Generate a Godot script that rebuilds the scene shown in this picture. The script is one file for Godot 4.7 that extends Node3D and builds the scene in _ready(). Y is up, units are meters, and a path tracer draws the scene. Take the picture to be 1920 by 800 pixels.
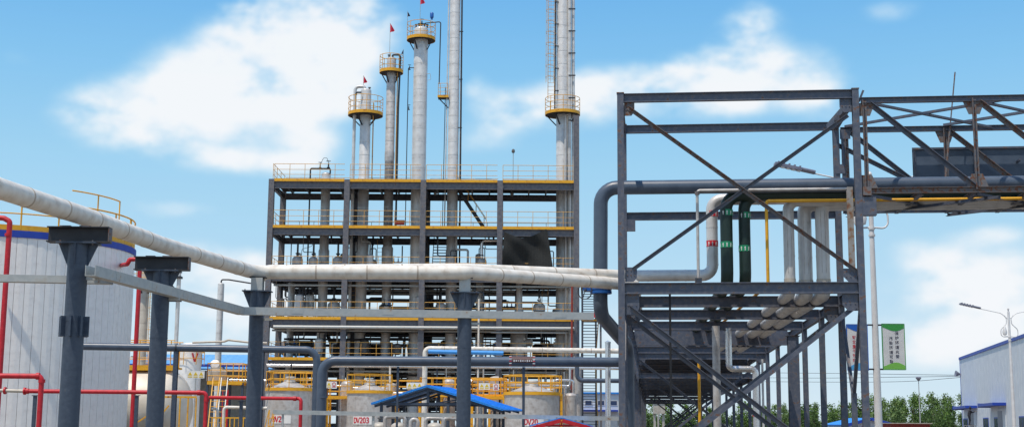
extends Node3D
# A chemical works under a summer sky: a steel process structure with distillation columns, a pipe rack and road bridge, tanks and pipe trestles.

class Shape:
	var v := PackedVector3Array()
	var n := PackedVector3Array()
	var ix := PackedInt32Array()
	var uv := PackedVector2Array()

	func face(pts: Array, out: Vector3):          # a convex polygon that looks towards out
		var m: Vector3 = (pts[1] - pts[0]).cross(pts[2] - pts[0]).normalized()
		if m.dot(out) < 0:
			m = -m
			pts.reverse()
		var k := v.size()
		for p in pts:
			v.append(p)
			n.append(m)
		for i in range(1, pts.size() - 1):
			ix.append_array([k, k + i + 1, k + i])

	func block(c: Vector3, x: Vector3, y: Vector3, z: Vector3) -> Shape:   # centre and three half axes
		for s in [-1.0, 1.0]:
			face([c + x * s - y - z, c + x * s + y - z, c + x * s + y + z, c + x * s - y + z], x * s)
			face([c + y * s - x - z, c + y * s + x - z, c + y * s + x + z, c + y * s - x + z], y * s)
			face([c + z * s - x - y, c + z * s + x - y, c + z * s + x + y, c + z * s - x + y], z * s)
		return self

	func box(c: Vector3, size: Vector3) -> Shape:
		return block(c, Vector3(size.x / 2, 0, 0), Vector3(0, size.y / 2, 0), Vector3(0, 0, size.z / 2))

	func slab(a: Vector3, b: Vector3) -> Shape:            # a box by two corners
		return box((a + b) / 2, (b - a).abs())

	func extrude(poly: PackedVector2Array, a: Vector3, b: Vector3, up := Vector3.UP) -> Shape:
		var d := (b - a).normalized()
		if absf(d.dot(up)) > 0.99:
			up = Vector3.BACK
		var s := d.cross(up).normalized()
		var u := s.cross(d)
		var c := Vector2.ZERO
		for p in poly:
			c += p / poly.size()
		for i in poly.size():
			var p := poly[i]
			var q := poly[(i + 1) % poly.size()]
			var o := Vector2(q.y - p.y, p.x - q.x)
			face([a + s * p.x + u * p.y, a + s * q.x + u * q.y, b + s * q.x + u * q.y, b + s * p.x + u * p.y], s * o.x + u * o.y)
		var tri := Geometry2D.triangulate_polygon(poly)
		for e in [[a, -d], [b, d]]:
			for i in range(0, tri.size(), 3):
				var t := []
				for j in 3:
					t.append(e[0] + s * poly[tri[i + j]].x + u * poly[tri[i + j]].y)
				face(t, e[1])
		return self

	func bar(a: Vector3, b: Vector3, w: float, h: float, up := Vector3.UP) -> Shape:
		return extrude(PackedVector2Array([Vector2(-w / 2, -h / 2), Vector2(w / 2, -h / 2), Vector2(w / 2, h / 2), Vector2(-w / 2, h / 2)]), a, b, up)

	func ibeam(a: Vector3, b: Vector3, w: float, h: float, up := Vector3.UP) -> Shape:
		var t := maxf(0.014, h * 0.07)
		var x := w / 2
		var y := h / 2
		return extrude(PackedVector2Array([Vector2(-x, -y), Vector2(x, -y), Vector2(x, -y + t), Vector2(t / 2, -y + t), Vector2(t / 2, y - t), Vector2(x, y - t), Vector2(x, y), Vector2(-x, y), Vector2(-x, y - t), Vector2(-t / 2, y - t), Vector2(-t / 2, -y + t), Vector2(-x, -y + t)]), a, b, up)

	func angle(a: Vector3, b: Vector3, w: float, up := Vector3.UP) -> Shape:
		var t := w * 0.14
		return extrude(PackedVector2Array([Vector2(-w / 2, -w / 2), Vector2(w / 2, -w / 2), Vector2(w / 2, -w / 2 + t), Vector2(-w / 2 + t, -w / 2 + t), Vector2(-w / 2 + t, w / 2), Vector2(-w / 2, w / 2)]), a, b, up)

	func channel(a: Vector3, b: Vector3, w: float, h: float, up := Vector3.UP) -> Shape:
		var t := 0.012
		return extrude(PackedVector2Array([Vector2(-w / 2, -h / 2), Vector2(w / 2, -h / 2), Vector2(w / 2, h / 2), Vector2(w / 2 - t, h / 2), Vector2(w / 2 - t, -h / 2 + t), Vector2(-w / 2 + t, -h / 2 + t), Vector2(-w / 2 + t, h / 2), Vector2(-w / 2, h / 2)]), a, b, up)

	func ring(c: Vector3, s: Vector3, u: Vector3, r: float, sides: int):
		for i in sides + 1:
			var t := TAU * i / sides
			var d := s * cos(t) + u * sin(t)
			v.append(c + d * r)
			n.append(d)

	func tube(pts: Array, r: float, sides := 12, r2 := -1.0) -> Shape:
		var d: Vector3 = (pts[1] - pts[0]).normalized()
		var s := d.cross(Vector3.UP if absf(d.y) < 0.95 else Vector3.BACK).normalized()
		var first := v.size()
		var last := pts.size() - 1
		for i in pts.size():
			var a: Vector3 = (pts[i] - pts[i - 1]).normalized() if i > 0 else d
			var b: Vector3 = (pts[i + 1] - pts[i]).normalized() if i < last else a
			var t := (a + b).normalized()
			s = (s - t * s.dot(t)).normalized()
			var rr := r if r2 < 0 else lerpf(r, r2, float(i) / last)
			ring(pts[i], s, s.cross(t), rr, sides)
			if i > 0:
				var k := first + (i - 1) * (sides + 1)
				for j in sides:
					var p := k + j
					var q := k + sides + 1 + j
					ix.append_array([p, p + 1, q, p + 1, q + 1, q])
		for e in [0, last]:
			var k: int = first + e * (sides + 1)
			var t: Vector3 = (pts[1] - pts[0]).normalized() * -1 if e == 0 else (pts[last] - pts[last - 1]).normalized()
			var poly := []
			for j in sides:
				poly.append(v[k + j])
			face(poly, t)
		return self

	func lathe(profile: Array, sides := 24, x := Transform3D.IDENTITY) -> Shape:   # Vector2(radius, height) from the bottom up
		var m := []
		for i in profile.size() - 1:
			var e: Vector2 = profile[i + 1] - profile[i]
			m.append(Vector2(e.y, -e.x).normalized())
		for i in m.size():
			var ends := []
			for w in 2:
				var o: int = i - 1 if w == 0 else i + 1
				var nn: Vector2 = m[i]
				if o >= 0 and o < m.size() and m[o].dot(m[i]) > 0.75:
					nn = (m[o] + m[i]).normalized()
				ends.append(nn)
			var k := v.size()
			for w in 2:
				var p: Vector2 = profile[i + w]
				for j in sides + 1:
					var t := TAU * j / sides
					v.append(x * Vector3(p.x * cos(t), p.y, p.x * sin(t)))
					n.append((x.basis * Vector3(ends[w].x * cos(t), ends[w].y, ends[w].x * sin(t))).normalized())
			for j in sides:
				var p := k + j
				var q := k + sides + 1 + j
				ix.append_array([p, p + 1, q, p + 1, q + 1, q])
		return self

	func mesh() -> ArrayMesh:
		var a := []
		a.resize(Mesh.ARRAY_MAX)
		a[Mesh.ARRAY_VERTEX] = v
		a[Mesh.ARRAY_NORMAL] = n
		a[Mesh.ARRAY_INDEX] = ix
		if uv.size() == v.size() and uv.size():
			a[Mesh.ARRAY_TEX_UV] = uv
		var m := ArrayMesh.new()
		m.add_surface_from_arrays(Mesh.PRIMITIVE_TRIANGLES, a)
		return m

func bend(pts: Array, r: float, steps := 7) -> Array:            # a polyline with its corners rounded to radius r
	var out := [pts[0]]
	for i in range(1, pts.size() - 1):
		var a: Vector3 = (pts[i - 1] - pts[i]).normalized()
		var b: Vector3 = (pts[i + 1] - pts[i]).normalized()
		var half := a.angle_to(b) / 2
		if half > 1.5:
			out.append(pts[i])
			continue
		var reach := minf(r / tan(half), minf(pts[i].distance_to(pts[i - 1]), pts[i].distance_to(pts[i + 1])) * 0.49)
		var p: Vector3 = pts[i] + a * reach
		var q: Vector3 = pts[i] + b * reach
		var c: Vector3 = pts[i] + (a + b).normalized() * (reach / cos(half))
		for k in steps + 1:
			out.append(c + (p - c).slerp(q - c, float(k) / steps))
	out.append(pts[-1])
	return out

var taken := {}
func numbered(parent: Node, called: String) -> String:
	var key := str(parent.get_instance_id()) + called
	var k: int = taken.get(key, 0)
	taken[key] = k + 1
	return called if k == 0 else "%s_%03d" % [called, k]

func tag(o, label, category, group := ""):
	o.set_meta("label", label)
	o.set_meta("category", category)
	if group:
		o.set_meta("group", group)
	return o

func thing(called, label, category, group := "", at := Vector3.ZERO, turn := 0.0) -> Node3D:
	var o := Node3D.new()
	o.name = numbered(self, called)
	add_child(o)
	o.position = at
	o.rotation.y = turn
	return tag(o, label, category, group)

func part(called, s, m: Material, parent: Node = self, at := Vector3.ZERO) -> MeshInstance3D:
	var o := MeshInstance3D.new()
	o.mesh = s.mesh() if s is Shape else s
	o.material_override = m
	o.name = numbered(parent, called)
	parent.add_child(o)
	o.position = at
	return o

func setting(called, s, m) -> MeshInstance3D:
	var o := part(called, s, m)
	o.set_meta("kind", "structure")
	return o

# ---------------------------------------------------------------- materials
var M := {}
func noise_texture(seed_, freq, stops: Array, size := 256, octaves := 4) -> ImageTexture:
	var f := FastNoiseLite.new()
	f.seed = seed_
	f.noise_type = FastNoiseLite.TYPE_SIMPLEX_SMOOTH
	f.frequency = freq
	f.fractal_octaves = octaves
	var src := f.get_seamless_image(size, size).get_data()
	var g := Gradient.new()
	g.offsets = PackedFloat32Array(stops.map(func(x): return x[0]))
	g.colors = PackedColorArray(stops.map(func(x): return x[1]))
	var lut := PackedByteArray()
	for i in 256:
		var c := g.sample(i / 255.0)
		lut.append_array([clampi(roundi(c.r * 255), 0, 255), clampi(roundi(c.g * 255), 0, 255), clampi(roundi(c.b * 255), 0, 255)])
	var out := PackedByteArray()
	out.resize(size * size * 3)
	for i in size * size:
		var k := src[i] * 3
		out[i * 3] = lut[k]
		out[i * 3 + 1] = lut[k + 1]
		out[i * 3 + 2] = lut[k + 2]
	return ImageTexture.create_from_image(Image.create_from_data(size, size, false, Image.FORMAT_RGB8, out))

func surface(name_, stops, freq, seed_, rough, metal := 0.0, scale_ := 0.5, size := 256) -> StandardMaterial3D:
	var m := StandardMaterial3D.new()
	m.resource_name = name_
	m.albedo_texture = noise_texture(seed_, freq, stops, size)
	m.uv1_triplanar = true
	m.uv1_world_triplanar = true
	m.uv1_scale = Vector3.ONE * scale_
	m.roughness = rough
	m.metallic = metal
	M[name_] = m
	return m

const ORDINAL := ["first", "second", "third", "fourth", "fifth", "sixth", "seventh", "eighth", "ninth", "tenth", "eleventh", "twelfth", "thirteenth", "fourteenth", "fifteenth", "sixteenth", "seventeenth", "eighteenth", "nineteenth"]
func nth(k: int) -> String:
	if k < 19:
		return ORDINAL[k]
	var tens: String = ["twenty", "thirty", "forty", "fifty"][(k + 1) / 10 - 2]
	return tens + "-" + ORDINAL[(k + 1) % 10 - 1] if (k + 1) % 10 else tens.trim_suffix("y") + "ieth"

func c8(r, g, b) -> Color:
	return Color(r / 255.0, g / 255.0, b / 255.0)

func two(name_, a: Color, b: Color, rough, metal := 0.0, scale_ := 0.5, freq := 0.012, seed_ := 3):
	return surface(name_, [[0.15, a], [0.85, b]], freq, seed_, rough, metal, scale_)

func plain(name_, c: Color, rough := 0.6, metal := 0.0):
	var m := StandardMaterial3D.new()
	m.resource_name = name_
	m.albedo_color = c
	m.roughness = rough
	m.metallic = metal
	M[name_] = m
	return m

func make_materials():
	surface("rack_steel", [[0.0, c8(66, 74, 90)], [0.3, c8(80, 86, 101)], [0.6, c8(88, 92, 104)], [0.74, c8(101, 103, 112)], [0.8, c8(96, 88, 88)], [0.9, c8(118, 76, 54)]], 0.022, 11, 0.5, 0.0, 0.35, 512)
	surface("rusty_steel", [[0.0, c8(92, 93, 102)], [0.5, c8(112, 108, 108)], [0.64, c8(110, 88, 76)], [0.78, c8(118, 66, 42)], [1.0, c8(84, 48, 36)]], 0.02, 12, 0.75, 0.0, 0.6, 512)
	surface("frame_steel", [[0.0, c8(84, 84, 92)], [0.5, c8(102, 101, 107)], [0.74, c8(112, 110, 112)], [0.82, c8(106, 92, 86)], [0.94, c8(108, 70, 50)]], 0.018, 13, 0.55, 0.0, 0.3, 512)
	surface("column_paint", [[0.0, c8(50, 61, 78)], [0.45, c8(60, 71, 87)], [0.78, c8(66, 77, 93)], [0.86, c8(78, 86, 98)], [0.95, c8(92, 82, 78)]], 0.03, 34, 0.5, 0.0, 0.5, 512)
	two("deck_plate", c8(44, 42, 44), c8(62, 58, 57), 0.8)
	two("dark_steel", c8(38, 40, 47), c8(56, 57, 62), 0.55)
	two("pipe_grey", c8(68, 80, 97), c8(80, 92, 108), 0.38)
	surface("yellow_paint", [[0.0, c8(222, 158, 22)], [0.6, c8(232, 172, 40)], [0.84, c8(206, 142, 30)], [0.95, c8(140, 84, 34)]], 0.02, 14, 0.5, 0.0, 0.4)
	surface("rail_paint", [[0.0, c8(216, 160, 70)], [0.6, c8(226, 176, 92)], [0.9, c8(160, 110, 60)]], 0.02, 15, 0.5, 0.0, 0.4)
	surface("cladding", [[0.0, c8(178, 174, 171)], [0.25, c8(199, 196, 193)], [0.6, c8(210, 208, 205)], [1.0, c8(220, 219, 217)]], 0.014, 16, 0.42, 0.2, 0.4)
	surface("worn_cladding", [[0.0, c8(160, 150, 142)], [0.4, c8(186, 180, 175)], [1.0, c8(208, 205, 202)]], 0.02, 17, 0.45, 0.2, 0.5)
	surface("bright_cladding", [[0.0, c8(206, 206, 208)], [1.0, c8(226, 226, 226)]], 0.02, 18, 0.25, 0.75, 0.5)
	surface("white_wrap", [[0.0, c8(186, 170, 152)], [0.3, c8(216, 206, 193)], [0.6, c8(228, 221, 210)], [1.0, c8(236, 231, 223)]], 0.02, 19, 0.5, 0.0, 0.5)
	surface("galvanised", [[0.0, c8(158, 162, 162)], [0.6, c8(180, 182, 180)], [0.88, c8(176, 172, 164)], [0.97, c8(150, 104, 76)]], 0.02, 20, 0.5, 0.25, 0.5)
	surface("tank_white", [[0.0, c8(222, 218, 213)], [0.35, c8(236, 233, 229)], [1.0, c8(243, 241, 237)]], 0.03, 21, 0.45, 0.0, 0.3)
	surface("lap_tape", [[0.0, c8(160, 144, 128)], [1.0, c8(200, 188, 174)]], 0.03, 33, 0.6)
	surface("red_paint", [[0.0, c8(150, 20, 32)], [0.35, c8(186, 24, 38)], [0.8, c8(200, 32, 46)], [0.95, c8(206, 70, 74)]], 0.03, 35, 0.5)
	two("blue_rim", c8(24, 58, 158), c8(30, 70, 172), 0.5)
	two("blue_roof", c8(24, 122, 212), c8(48, 150, 236), 0.5, 0.0, 0.8, 0.03)
	two("pale_blue_roof", c8(92, 152, 202), c8(110, 168, 214), 0.5)
	two("blue_valve", c8(26, 86, 160), c8(34, 98, 176), 0.4)
	two("blue_tint", c8(60, 146, 220), c8(74, 158, 230), 0.4)  # blue tint of the steam pipe's underside, carried by an added pipe
	two("green_pipe", c8(18, 40, 36), c8(28, 52, 46), 0.5)
	surface("stained_white", [[0.0, c8(166, 164, 164)], [0.5, c8(150, 147, 144)], [0.7, c8(140, 112, 90)], [0.9, c8(120, 70, 44)]], 0.02, 32, 0.7, 0.0, 0.6)
	plain("band_brown", c8(84, 58, 58), 0.6)
	plain("band_green", c8(20, 140, 96), 0.5)
	plain("band_red", c8(206, 40, 52), 0.5)
	plain("print_white", c8(232, 230, 226), 0.6)
	plain("print_red", c8(198, 36, 52), 0.6)
	plain("print_dark", c8(52, 46, 66), 0.7)
	plain("sign_yellow", c8(222, 190, 40), 0.6)
	plain("flag_red", c8(214, 46, 72), 0.8)
	plain("black_cable", c8(34, 34, 38), 0.6)
	plain("lamp_glass", c8(226, 228, 232), 0.2)
	two("vessel_beige", c8(176, 166, 152), c8(196, 188, 176), 0.5, 0.1)
	two("tank_beige", c8(206, 194, 176), c8(222, 212, 198), 0.5, 0.05, 0.25)
	two("pot_dark", c8(92, 90, 92), c8(122, 118, 114), 0.5, 0.3)
	two("tarp", c8(27, 29, 29), c8(40, 41, 40), 0.9, 0.0, 1.5)
	two("lamp_white", c8(214, 210, 208), c8(226, 224, 222), 0.4)
	two("lamp_head", c8(112, 112, 128), c8(128, 128, 142), 0.4)
	two("banner_cloth", c8(206, 206, 208), c8(216, 216, 216), 0.8)
	plain("banner_green", c8(58, 150, 70), 0.8)
	plain("banner_leaf", c8(120, 186, 80), 0.8)
	plain("banner_blue", c8(28, 96, 190), 0.8)
	plain("banner_sky", c8(76, 160, 214), 0.8)
	two("wall_white", c8(208, 212, 216), c8(220, 223, 226), 0.7, 0.0, 0.2)
	two("brick_red", c8(134, 52, 46), c8(154, 66, 54), 0.9)
	plain("window_dark", c8(60, 74, 104), 0.15)
	two("gravel", c8(112, 102, 90), c8(138, 128, 114), 0.95, 0.0, 0.25, 0.05)
	two("asphalt", c8(66, 66, 68), c8(80, 80, 80), 0.95, 0.0, 0.4, 0.06)
	two("concrete", c8(170, 165, 156), c8(188, 182, 174), 0.9)
	two("bark", c8(92, 78, 64), c8(116, 100, 82), 0.95)
	two("logs", c8(196, 176, 148), c8(220, 204, 180), 0.9)
	for a in [["leaf_dark", c8(56, 82, 34), c8(78, 106, 44)], ["leaf_mid", c8(76, 106, 40), c8(102, 132, 52)], ["leaf_pale", c8(92, 118, 62), c8(116, 138, 78)]]:
		var m = two(a[0], a[1], a[2], 0.7, 0.0, 0.8, 0.03)
		m.backlight = a[2] * 0.7

# ---------------------------------------------------------------- sky: air and clouds by direction (azimuth right of north, elevation)
const CLOUDS := [
	[-0.3155, 0.2220, 0.0208, 0.0152, 0.80], [-0.2890, 0.2163, 0.0320, 0.0200, 0.90], [-0.2565, 0.2126, 0.0380, 0.0192, 0.90], [-0.2423, 0.2387, 0.0380, 0.0248, 1.00], [-0.2056, 0.2506, 0.0400, 0.0300, 1.00], [-0.1704, 0.2681, 0.0420, 0.0300, 1.00],
	[-0.1325, 0.2855, 0.0340, 0.0248, 1.00], [-0.1126, 0.3038, 0.0240, 0.0180, 0.90], [-0.2095, 0.2987, 0.0180, 0.0192, 0.80], [-0.1817, 0.3024, 0.0320, 0.0200, 0.90], [-0.1454, 0.3082, 0.0360, 0.0160, 0.90], [-0.1714, 0.2406, 0.0320, 0.0160, 0.80], [-0.1439, 0.2576, 0.0280, 0.0180, 0.80], [-0.1737, 0.1914, 0.0248, 0.0104, 0.70], [-0.2169, 0.1915, 0.0320, 0.0096, 0.75], [-0.1628, 0.2234, 0.0104, 0.0160, 0.60],
	[-0.1291, 0.2365, 0.0152, 0.0096, 0.50], [-0.1524, 0.2080, 0.0240, 0.0180, 0.50], [-0.2537, 0.1547, 0.0320, 0.0068, 0.55], [-0.1945, 0.1179, 0.0360, 0.0120, 0.40], [-0.2130, 0.0958, 0.0640, 0.0240, 0.45], [-0.2483, 0.1200, 0.0440, 0.0120, 0.40], [-0.1931, 0.0788, 0.0480, 0.0160, 0.45], [0.1945, 0.2597, 0.0420, 0.0192, 1.00], [0.1687, 0.2673, 0.0280, 0.0176, 0.95], [0.1543, 0.2455, 0.0480, 0.0160, 1.00],
	[0.1018, 0.2507, 0.0360, 0.0168, 0.97], [0.1344, 0.2598, 0.0240, 0.0128, 0.80], [0.0568, 0.2433, 0.0240, 0.0160, 0.95], [0.2237, 0.2448, 0.0220, 0.0128, 0.90], [0.1854, 0.2961, 0.0192, 0.0136, 0.95], [0.1750, 0.2799, 0.0200, 0.0120, 0.60], [0.0199, 0.2354, 0.0280, 0.0136, 0.80], [-0.0087, 0.2313, 0.0240, 0.0168, 0.75],
	[-0.0315, 0.2509, 0.0096, 0.0120, 0.50], [-0.0249, 0.2092, 0.0240, 0.0104, 0.30], [0.2895, 0.2989, 0.0240, 0.0088, 0.40], [0.2407, 0.2265, 0.0160, 0.0080, 0.40], [0.3138, 0.1178, 0.0248, 0.0104, 0.75], [0.3489, 0.1354, 0.0248, 0.0072, 0.60], [0.3441, 0.1074, 0.0360, 0.0160, 0.90], [0.3218, 0.0910, 0.0400, 0.0180, 0.90],
	[0.3602, 0.0751, 0.0400, 0.0240, 0.90], [0.3024, 0.0611, 0.0440, 0.0200, 0.75], [0.2902, 0.1261, 0.0160, 0.0120, 0.30], [-0.3670, 0.2532, 0.0160, 0.0080, 0.25], [-0.1034, 0.0924, 0.1200, 0.0240, 0.35], [0.0764, 0.0700, 0.1040, 0.0280, 0.40], [-0.2571, 0.0657, 0.0800, 0.0240, 0.35]]

func air(el: float) -> Color:
	var stops := [[-0.05, c8(218, 234, 243)], [0.0, c8(216, 233, 243)], [0.05, c8(204, 229, 244)], [0.11, c8(184, 221, 244)], [0.19, c8(161, 211, 242)], [0.26, c8(136, 197, 240)], [0.33, c8(112, 180, 235)], [0.8, c8(76, 142, 214)], [1.6, c8(60, 122, 200)]]
	for i in stops.size() - 1:
		if el < stops[i + 1][0]:
			return stops[i][1].lerp(stops[i + 1][1], clampf((el - stops[i][0]) / (stops[i + 1][0] - stops[i][0]), 0, 1))
	return stops[-1][1]

func make_sky() -> ImageTexture:
	var f := FastNoiseLite.new()
	f.seed = 5
	f.noise_type = FastNoiseLite.TYPE_SIMPLEX_SMOOTH
	f.frequency = 1.0
	f.fractal_octaves = 7
	f.fractal_gain = 0.58
	var big := FastNoiseLite.new()
	big.seed = 9
	big.frequency = 1.0
	big.fractal_octaves = 3
	var img: Image
	for level in 2:                                   # the whole sky coarsely, then the lower sky finely
		var w := 1024 if level == 0 else 4096
		var h := w / 2
		if level == 0:
			img = Image.create(w, h, false, Image.FORMAT_RGB8)
		else:
			img.resize(w, h, Image.INTERPOLATE_BILINEAR)
		for y in (h / 2 + 6 if level == 0 else h / 2 + 2):
			var el := PI / 2 - (y + 0.5) / h * PI
			if level == 1 and el > 0.4:
				continue
			var base := air(el)
			var near := []
			for b in CLOUDS:
				if absf(el - b[1]) < b[3] * 2.6:
					near.append(b)
			for x in w:
				var az := (x + 0.5) / w * TAU
				if az > PI:
					az -= TAU
				if level == 1 and absf(az) > 0.52:
					continue
				var d := Vector3(sin(az) * cos(el), sin(el), -cos(az) * cos(el))
				var fine := f.get_noise_3d(d.x * 7.0, d.y * 13.0, d.z * 7.0)
				var s := 0.0
				var own := smoothstep(0.5, 0.7, absf(az) + maxf(0.0, el - 0.3) * 2.0)
				if own < 1.0:
					for b in near:
						var dx: float = (az - b[0]) / b[2]
						var dy: float = (el - b[1]) / b[3]
						var q := dx * dx + dy * dy
						if q < 6.5:
							s = 1.0 - (1.0 - s) * (1.0 - minf(b[4], 0.97) * exp(-q * 0.8))
				if own > 0.0:
					s = lerpf(s, clampf(big.get_noise_3d(d.x * 2.2, d.y * 5.0, d.z * 2.2) * 1.5 + 0.42, 0, 1), own)
				var a := smoothstep(0.12, 0.86, s * (0.86 + fine * 1.25))
				var c := base.lerp(Color(0.97, 0.978, 0.99), a * 0.96)
				img.set_pixel(x, y, c)
		if level == 0:
			for y in range(h / 2 + 6, h):
				for x in w:
					img.set_pixel(x, y, c8(168, 172, 172))
	return ImageTexture.create_from_image(img)

func make_light():
	var cam := Camera3D.new()
	cam.name = "camera"
	add_child(cam)
	cam.position = Vector3(0, 1.7, 0)
	cam.basis = Basis(Vector3.RIGHT, 0.15748) * Basis(Vector3.BACK, 0.0070)
	cam.fov = 18.1806
	cam.near = 0.1
	cam.far = 4000
	cam.current = true
	var env := Environment.new()
	env.background_mode = Environment.BG_SKY
	var pano := PanoramaSkyMaterial.new()
	pano.panorama = make_sky()
	pano.energy_multiplier = 1.0
	var sky := Sky.new()
	sky.sky_material = pano
	env.sky = sky
	env.tonemap_mode = Environment.TONE_MAPPER_LINEAR
	env.tonemap_exposure = 1.0
	env.sdfgi_enabled = true
	env.ssao_enabled = true
	env.ssil_enabled = true
	var we := WorldEnvironment.new()
	we.name = "environment"
	we.environment = env
	add_child(we)
	var sun := DirectionalLight3D.new()
	sun.name = "sun"
	sun.light_energy = 1.2
	sun.light_color = Color(1.0, 0.96, 0.9)
	sun.light_angular_distance = 0.5
	sun.shadow_enabled = true
	add_child(sun)
	sun.look_at_from_position(Vector3.ZERO, Vector3(0.22, -0.84, -0.27), Vector3.UP)

# ---------------------------------------------------------------- pieces used by many things
var unit_post: ArrayMesh
func stick(called, a: Vector3, b: Vector3, r: float, m, parent, mesh_: Mesh = null) -> MeshInstance3D:   # a shared round bar of radius 1 and length 1, set between two points
	var o := part(called, mesh_ if mesh_ else unit_post, m, parent)
	var y := b - a
	var x := y.cross(Vector3.RIGHT if absf(y.normalized().x) < 0.9 else Vector3.UP).normalized()
	var z := x.cross(y).normalized()
	o.transform = Transform3D(Basis(x * r, y, z * r), a)
	return o

func railing(parent, pts: Array, high := 1.1, m = null, gap := 1.15, rails := [1.0, 0.63, 0.3], r := 0.022):   # rails with posts along a path of floor points
	if m == null:
		m = M.rail_paint
	var up := Vector3(0, high, 0)
	var o: MeshInstance3D = null
	for k in rails:
		var line := pts.map(func(p): return p + up * k)
		if o == null:
			o = part("railing", Shape.new().tube(line, r, 6), m, parent)
		else:
			part("mid_rail", Shape.new().tube(line, r * 0.85, 6), m, o)
	var run := 0.0
	for i in pts.size() - 1:
		var long: float = pts[i].distance_to(pts[i + 1])
		while run <= long + 0.01:
			var p: Vector3 = pts[i].lerp(pts[i + 1], clampf(run / long, 0, 1))
			stick("post", p, p + up, r, m, o)
			run += gap
		run -= long
	return o

func circle(c: Vector3, r: float, from := 0.0, to := TAU, steps := 28) -> Array:
	var out := []
	for i in steps + 1:
		var t := lerpf(from, to, float(i) / steps)
		out.append(c + Vector3(cos(t) * r, 0, sin(t) * r))
	return out

func pipe(called, label, pts: Array, r: float, m, bend_r := 0.0, group := "", sides := 14, seam := 0.0, category := "pipe") -> Node3D:
	var t := thing(called, label, category, group)
	var path: Array = bend(pts, bend_r) if bend_r > 0 else pts
	part("pipe_body", Shape.new().tube(path, r, sides), m, t)
	if seam > 0:                                   # the laps of the cladding sheets
		var run := seam * 0.5
		for i in pts.size() - 1:
			var long: float = pts[i].distance_to(pts[i + 1])
			var d: Vector3 = (pts[i + 1] - pts[i]) / long
			while run < long - bend_r * 0.9:
				if run > bend_r * 0.9:
					var p: Vector3 = pts[i] + d * run
					part("lap_band", Shape.new().tube([p - d * 0.02, p + d * 0.02], r + 0.006, sides), M.lap_tape if m == M.white_wrap else m, t)
				run += seam
			run = maxf(run - long, 0.1)
	return t

func flange(parent, p: Vector3, d: Vector3, r: float, m, thick := 0.07):
	return part("flange", Shape.new().tube([p - d.normalized() * thick / 2, p + d.normalized() * thick / 2], r, 14), m, parent)

func text(called, s: String, size: float, m, parent, at: Vector3, turn := 0.0, depth := 0.012, bold := true) -> MeshInstance3D:
	var t := TextMesh.new()
	var f := SystemFont.new()
	f.font_names = PackedStringArray(["Droid Sans"])
	f.font_weight = 700 if bold else 400
	t.font = f
	t.text = s
	t.font_size = 64
	t.pixel_size = size / 46.0
	t.depth = depth
	var o := part(called, t, m, parent, at)
	o.rotation.y = turn
	return o

func stairs(parent, a: Vector3, b: Vector3, across: Vector3, width: float, n_treads: int, m_side, m_tread, rails := true):
	var s := across.normalized() * width / 2
	for k in [-1.0, 1.0]:
		part("stringer", Shape.new().bar(a + s * k, b + s * k, 0.05, 0.22), m_side, parent)
	var run := (b - a) * Vector3(1, 0, 1)
	var dirn := run.normalized() if run.length() > 0.01 else across.cross(Vector3.UP).normalized()
	var tread := Shape.new().block(Vector3.ZERO, s * 0.94, Vector3(0, 0.02, 0), dirn * 0.12).mesh()
	for i in n_treads:
		part("tread", tread, m_tread, parent, a.lerp(b, (i + 0.5) / n_treads))
	if rails:
		for k in [-1.0, 1.0]:
			var o := part("handrail", Shape.new().tube([a + s * k + Vector3(0, 0.95, 0), b + s * k + Vector3(0, 0.95, 0)], 0.024, 6), M.rail_paint, parent)
			for j in 4:
				var p: Vector3 = a.lerp(b, (j + 0.3) / 3.6) + s * k
				stick("baluster", p, p + Vector3(0, 0.95, 0), 0.02, M.rail_paint, o)

func ladder(parent, a: Vector3, b: Vector3, side: Vector3, m, width := 0.45, caged := Vector3.ZERO, m_cage = null):
	var s := side.normalized() * width / 2
	var o := part("ladder", Shape.new().tube([a - s, b - s], 0.024, 6), m, parent)
	part("stile", Shape.new().tube([a + s, b + s], 0.024, 6), m, o)
	var n := int(a.distance_to(b) / 0.3)
	for i in n:
		var p := a.lerp(b, (i + 0.5) / n)
		stick("rung", p - s, p + s, 0.014, m, o)
	if caged != Vector3.ZERO:
		if m_cage == null:
			m_cage = m
		var f := caged.normalized()
		var hoops := int(a.distance_to(b) / 0.9)
		for i in range(2, hoops + 1):
			var p := a.lerp(b, (i - 0.1) / hoops)
			var line := []
			for j in 11:
				var t := PI * j / 10.0
				line.append(p + s * 1.5 * cos(t) + f * 0.72 * sin(t))
			part("cage_hoop", Shape.new().tube(line, 0.02, 5), m_cage, o)
		for t in [0.2, 0.38, 0.62, 0.8]:
			var off: Vector3 = s * 1.5 * cos(PI * t) + f * 0.72 * sin(PI * t)
			stick("cage_strap", a.lerp(b, 1.4 / hoops) + off, b + off, 0.014, m_cage, o)

func dome(r: float, y: float, high: float, steps := 6) -> Array:
	var out := []
	for i in steps + 1:
		var t := PI / 2 * i / steps
		out.append(Vector2(maxf(r * cos(t), 0.001), y + high * sin(t)))
	return out

func valve(parent, p: Vector3, m_body, size := 1.0):          # a small gate valve with its hand wheel on top of a pipe
	var o := part("valve", Shape.new().lathe([Vector2(0.001, 0), Vector2(0.1, 0), Vector2(0.1, 0.05), Vector2(0.05, 0.07), Vector2(0.04, 0.3), Vector2(0.015, 0.32), Vector2(0.015, 0.46), Vector2(0.001, 0.46)], 10, Transform3D(Basis().scaled(Vector3.ONE * size), p)), m_body, parent)
	part("hand_wheel", Shape.new().tube(circle(p + Vector3(0, 0.44 * size, 0), 0.13 * size, 0, TAU, 14), 0.014 * size, 5), m_body, o)
	return o

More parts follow.
